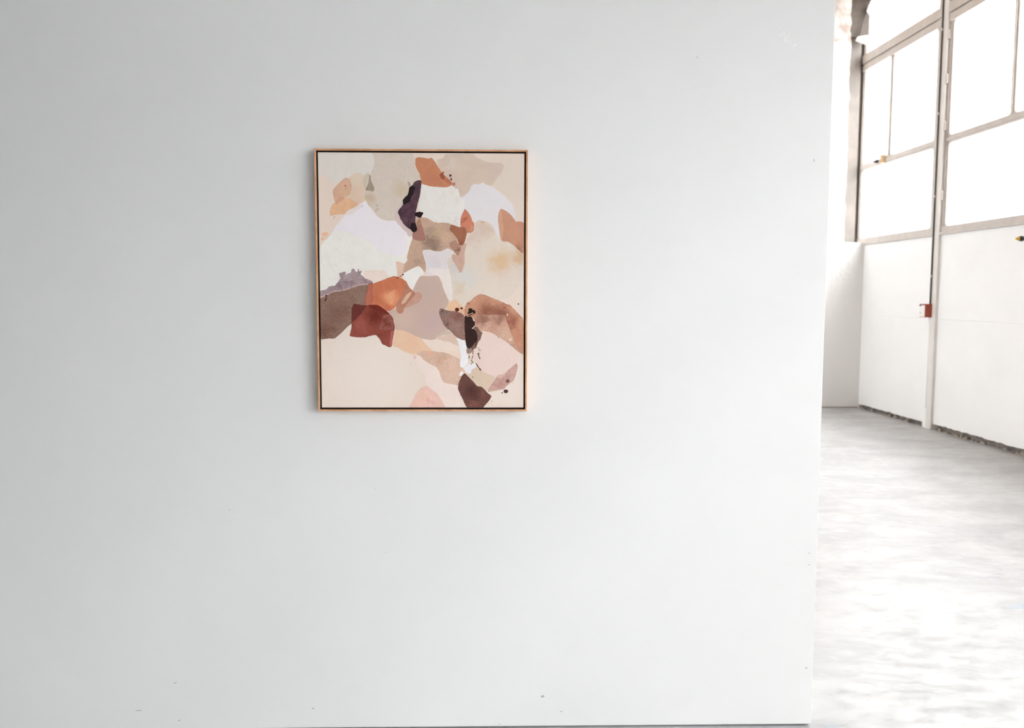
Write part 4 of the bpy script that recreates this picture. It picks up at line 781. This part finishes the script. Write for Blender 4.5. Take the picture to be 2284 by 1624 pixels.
def smooth_outline(poly, rough, seed):
    for _ in range(1):                      # light corner cutting
        out = []
        for i, p in enumerate(poly):
            q = poly[(i + 1) % len(poly)]
            out += [(p[0] * .84 + q[0] * .16, p[1] * .84 + q[1] * .16), (p[0] * .16 + q[0] * .84, p[1] * .16 + q[1] * .84)]
        poly = out
    out = []
    step = 1.8 if rough < .5 else 1.1
    for i, p in enumerate(poly):
        q = poly[(i + 1) % len(poly)]; d = math.dist(p, q); n = max(1, int(d / step))
        for k in range(n):
            t = k / n; out.append((p[0] + (q[0] - p[0]) * t, p[1] + (q[1] - p[1]) * t))
    res = []
    for i, p in enumerate(out):
        a, b = out[i - 1], out[(i + 1) % len(out)]
        tx, ty = b[0] - a[0], b[1] - a[1]; L = math.hypot(tx, ty) or 1
        w = 0.6 * noise.noise(Vector((p[0] * .11, p[1] * .11, seed))) + 0.5 * noise.noise(Vector((p[0] * .4, p[1] * .4, seed + 9)))
        w *= 1 + 2.2 * rough
        if rough >= .5: w += rough * 1.3 * noise.noise(Vector((p[0] * .55, p[1] * .55, seed + 3)))
        res.append((p[0] - ty / L * w, p[1] + tx / L * w))
    return res

STEP = 0.000012
from mathutils.geometry import delaunay_2d_cdt
def fill(bm, poly, y, mat):
    """flat, robustly triangulated face set of one outline (millimetres) at depth y"""
    n = len(poly)
    vs_, es_, fs_ = delaunay_2d_cdt([Vector(p) for p in poly], [], [list(range(n))], 1, 1e-4)[:3]
    vv = [bm.verts.new((v.x / 1000, y, v.y / 1000)) for v in vs_]
    for f in fs_:
        p, q, r = (vs_[k] for k in f[:3])
        f = f if (q - p).cross(r - p) > 0 else f[::-1]
        bm.faces.new([vv[k] for k in f]).material_index = mat

def patch(name, poly, mats, layer, rim_w=0.0):
    y = -CANVAS_FRONT - STEP * (layer + 1)
    bm = B(); n = len(poly)
    area = sum(poly[i - 1][0] * poly[i][1] - poly[i][0] * poly[i - 1][1] for i in range(n))
    if area < 0: poly = poly[::-1]
    fill(bm, poly, y, 1 if rim_w else 0)
    top = [bm.verts.new((p[0] / 1000, y, p[1] / 1000)) for p in poly]
    low = [bm.verts.new((p[0] / 1000, -CANVAS_FRONT + .00005, p[1] / 1000)) for p in poly]
    for i in range(n): bm.faces.new((low[i], low[(i + 1) % n], top[(i + 1) % n], top[i])).material_index = 1 if rim_w else 0
    if rim_w:      # paint pooled and darkened along the edge
        inner = []
        for i, p in enumerate(poly):
            a, b = poly[i - 2], poly[(i + 2) % n]; tx, ty = b[0] - a[0], b[1] - a[1]; L = math.hypot(tx, ty) or 1
            w = rim_w * (0.7 + 0.6 * noise.noise(Vector((p[0] * .06, p[1] * .06, 5.0))))
            inner.append((p[0] - ty / L * w, p[1] + tx / L * w))
        fill(bm, inner, y - STEP * .4, 0)
    return obj(name, bm, mats, canvas)

for i, (name, rgb, o, poly) in enumerate(PATCHES):
    o = dict(o); rough = o.pop('rough_e', .15); rim = o.pop('rim', None)
    out = clip(smooth_outline(poly, rough, i * 1.7))
    xm = sum(p[0] for p in out) / len(out)
    ms = [paint_mat(name, rgb, xm, **o)]
    if rim: ms.append(paint_mat(name + '_edge', rgb, xm, mul=rim ** 1.8, **o))
    patch('paint_' + name, out, ms, i, 1.5 if rim else 0.0)
NL = len(PATCHES)
for k, (x, z, a, b, rgb) in enumerate(DOTS):
    if a < .3: continue
    random.seed(k); n = 16
    poly = [(x + a * math.cos(2 * math.pi * j / n) * random.uniform(.93, 1.07), z + b * math.sin(2 * math.pi * j / n) * random.uniform(.93, 1.07)) for j in range(n)]
    patch('paint_dot', poly, [paint_mat('ink_dot', rgb, x, var=.05)], NL + 2)
for k, (w, rgb, pts) in enumerate(STROKES):
    L_, R_ = [], []
    random.seed(k + 50); P2 = []
    for p, q in zip(pts, pts[1:]):
        for j in range(6): P2.append((p[0] + (q[0] - p[0]) * j / 6, p[1] + (q[1] - p[1]) * j / 6))
    P2.append(pts[-1])
    for i, p in enumerate(P2):
        a, b = P2[max(0, i - 1)], P2[min(len(P2) - 1, i + 1)]
        tx, ty = b[0] - a[0], b[1] - a[1]; l = math.hypot(tx, ty) or 1; h = w * .5 * random.uniform(.45, 1.25)
        L_.append((p[0] - ty / l * h, p[1] + tx / l * h)); R_.append((p[0] + ty / l * h, p[1] - tx / l * h))
    patch('paint_drip', L_ + R_[::-1], [paint_mat('ink_drip', rgb, pts[0][0], var=.2, grain=.3)], NL + 3)
# raised wrinkles in the thick white paint
M_RIDGE = paint_mat('thick_white_paint', (224, 218, 213), -120, var=.01)
for k, pts in enumerate(RIDGES):
    bm = B(); P2 = []
    for p, q in zip(pts, pts[1:]):
        for j in range(5):
            t = j / 5; P2.append((p[0] + (q[0] - p[0]) * t, p[1] + (q[1] - p[1]) * t))
    P2.append(pts[-1]); n = len(P2)
    P3, tp = [], []
    for i, p in enumerate(P2):
        wx = .5 * noise.noise(Vector((p[0] * .2, p[1] * .2, k))); t = i / (n - 1)
        P3.append(((p[0] + wx) / 1000, -CANVAS_FRONT - STEP * 20 - .0001, (p[1] + wx) / 1000)); tp.append(.0008 * (.35 + .65 * math.sin(math.pi * min(1, max(0, t))) ** .5))
    add_tube(bm, P3, 0, 6, taper=tp)
    obj('paint_ridge', bm, M_RIDGE, canvas, smooth=True)
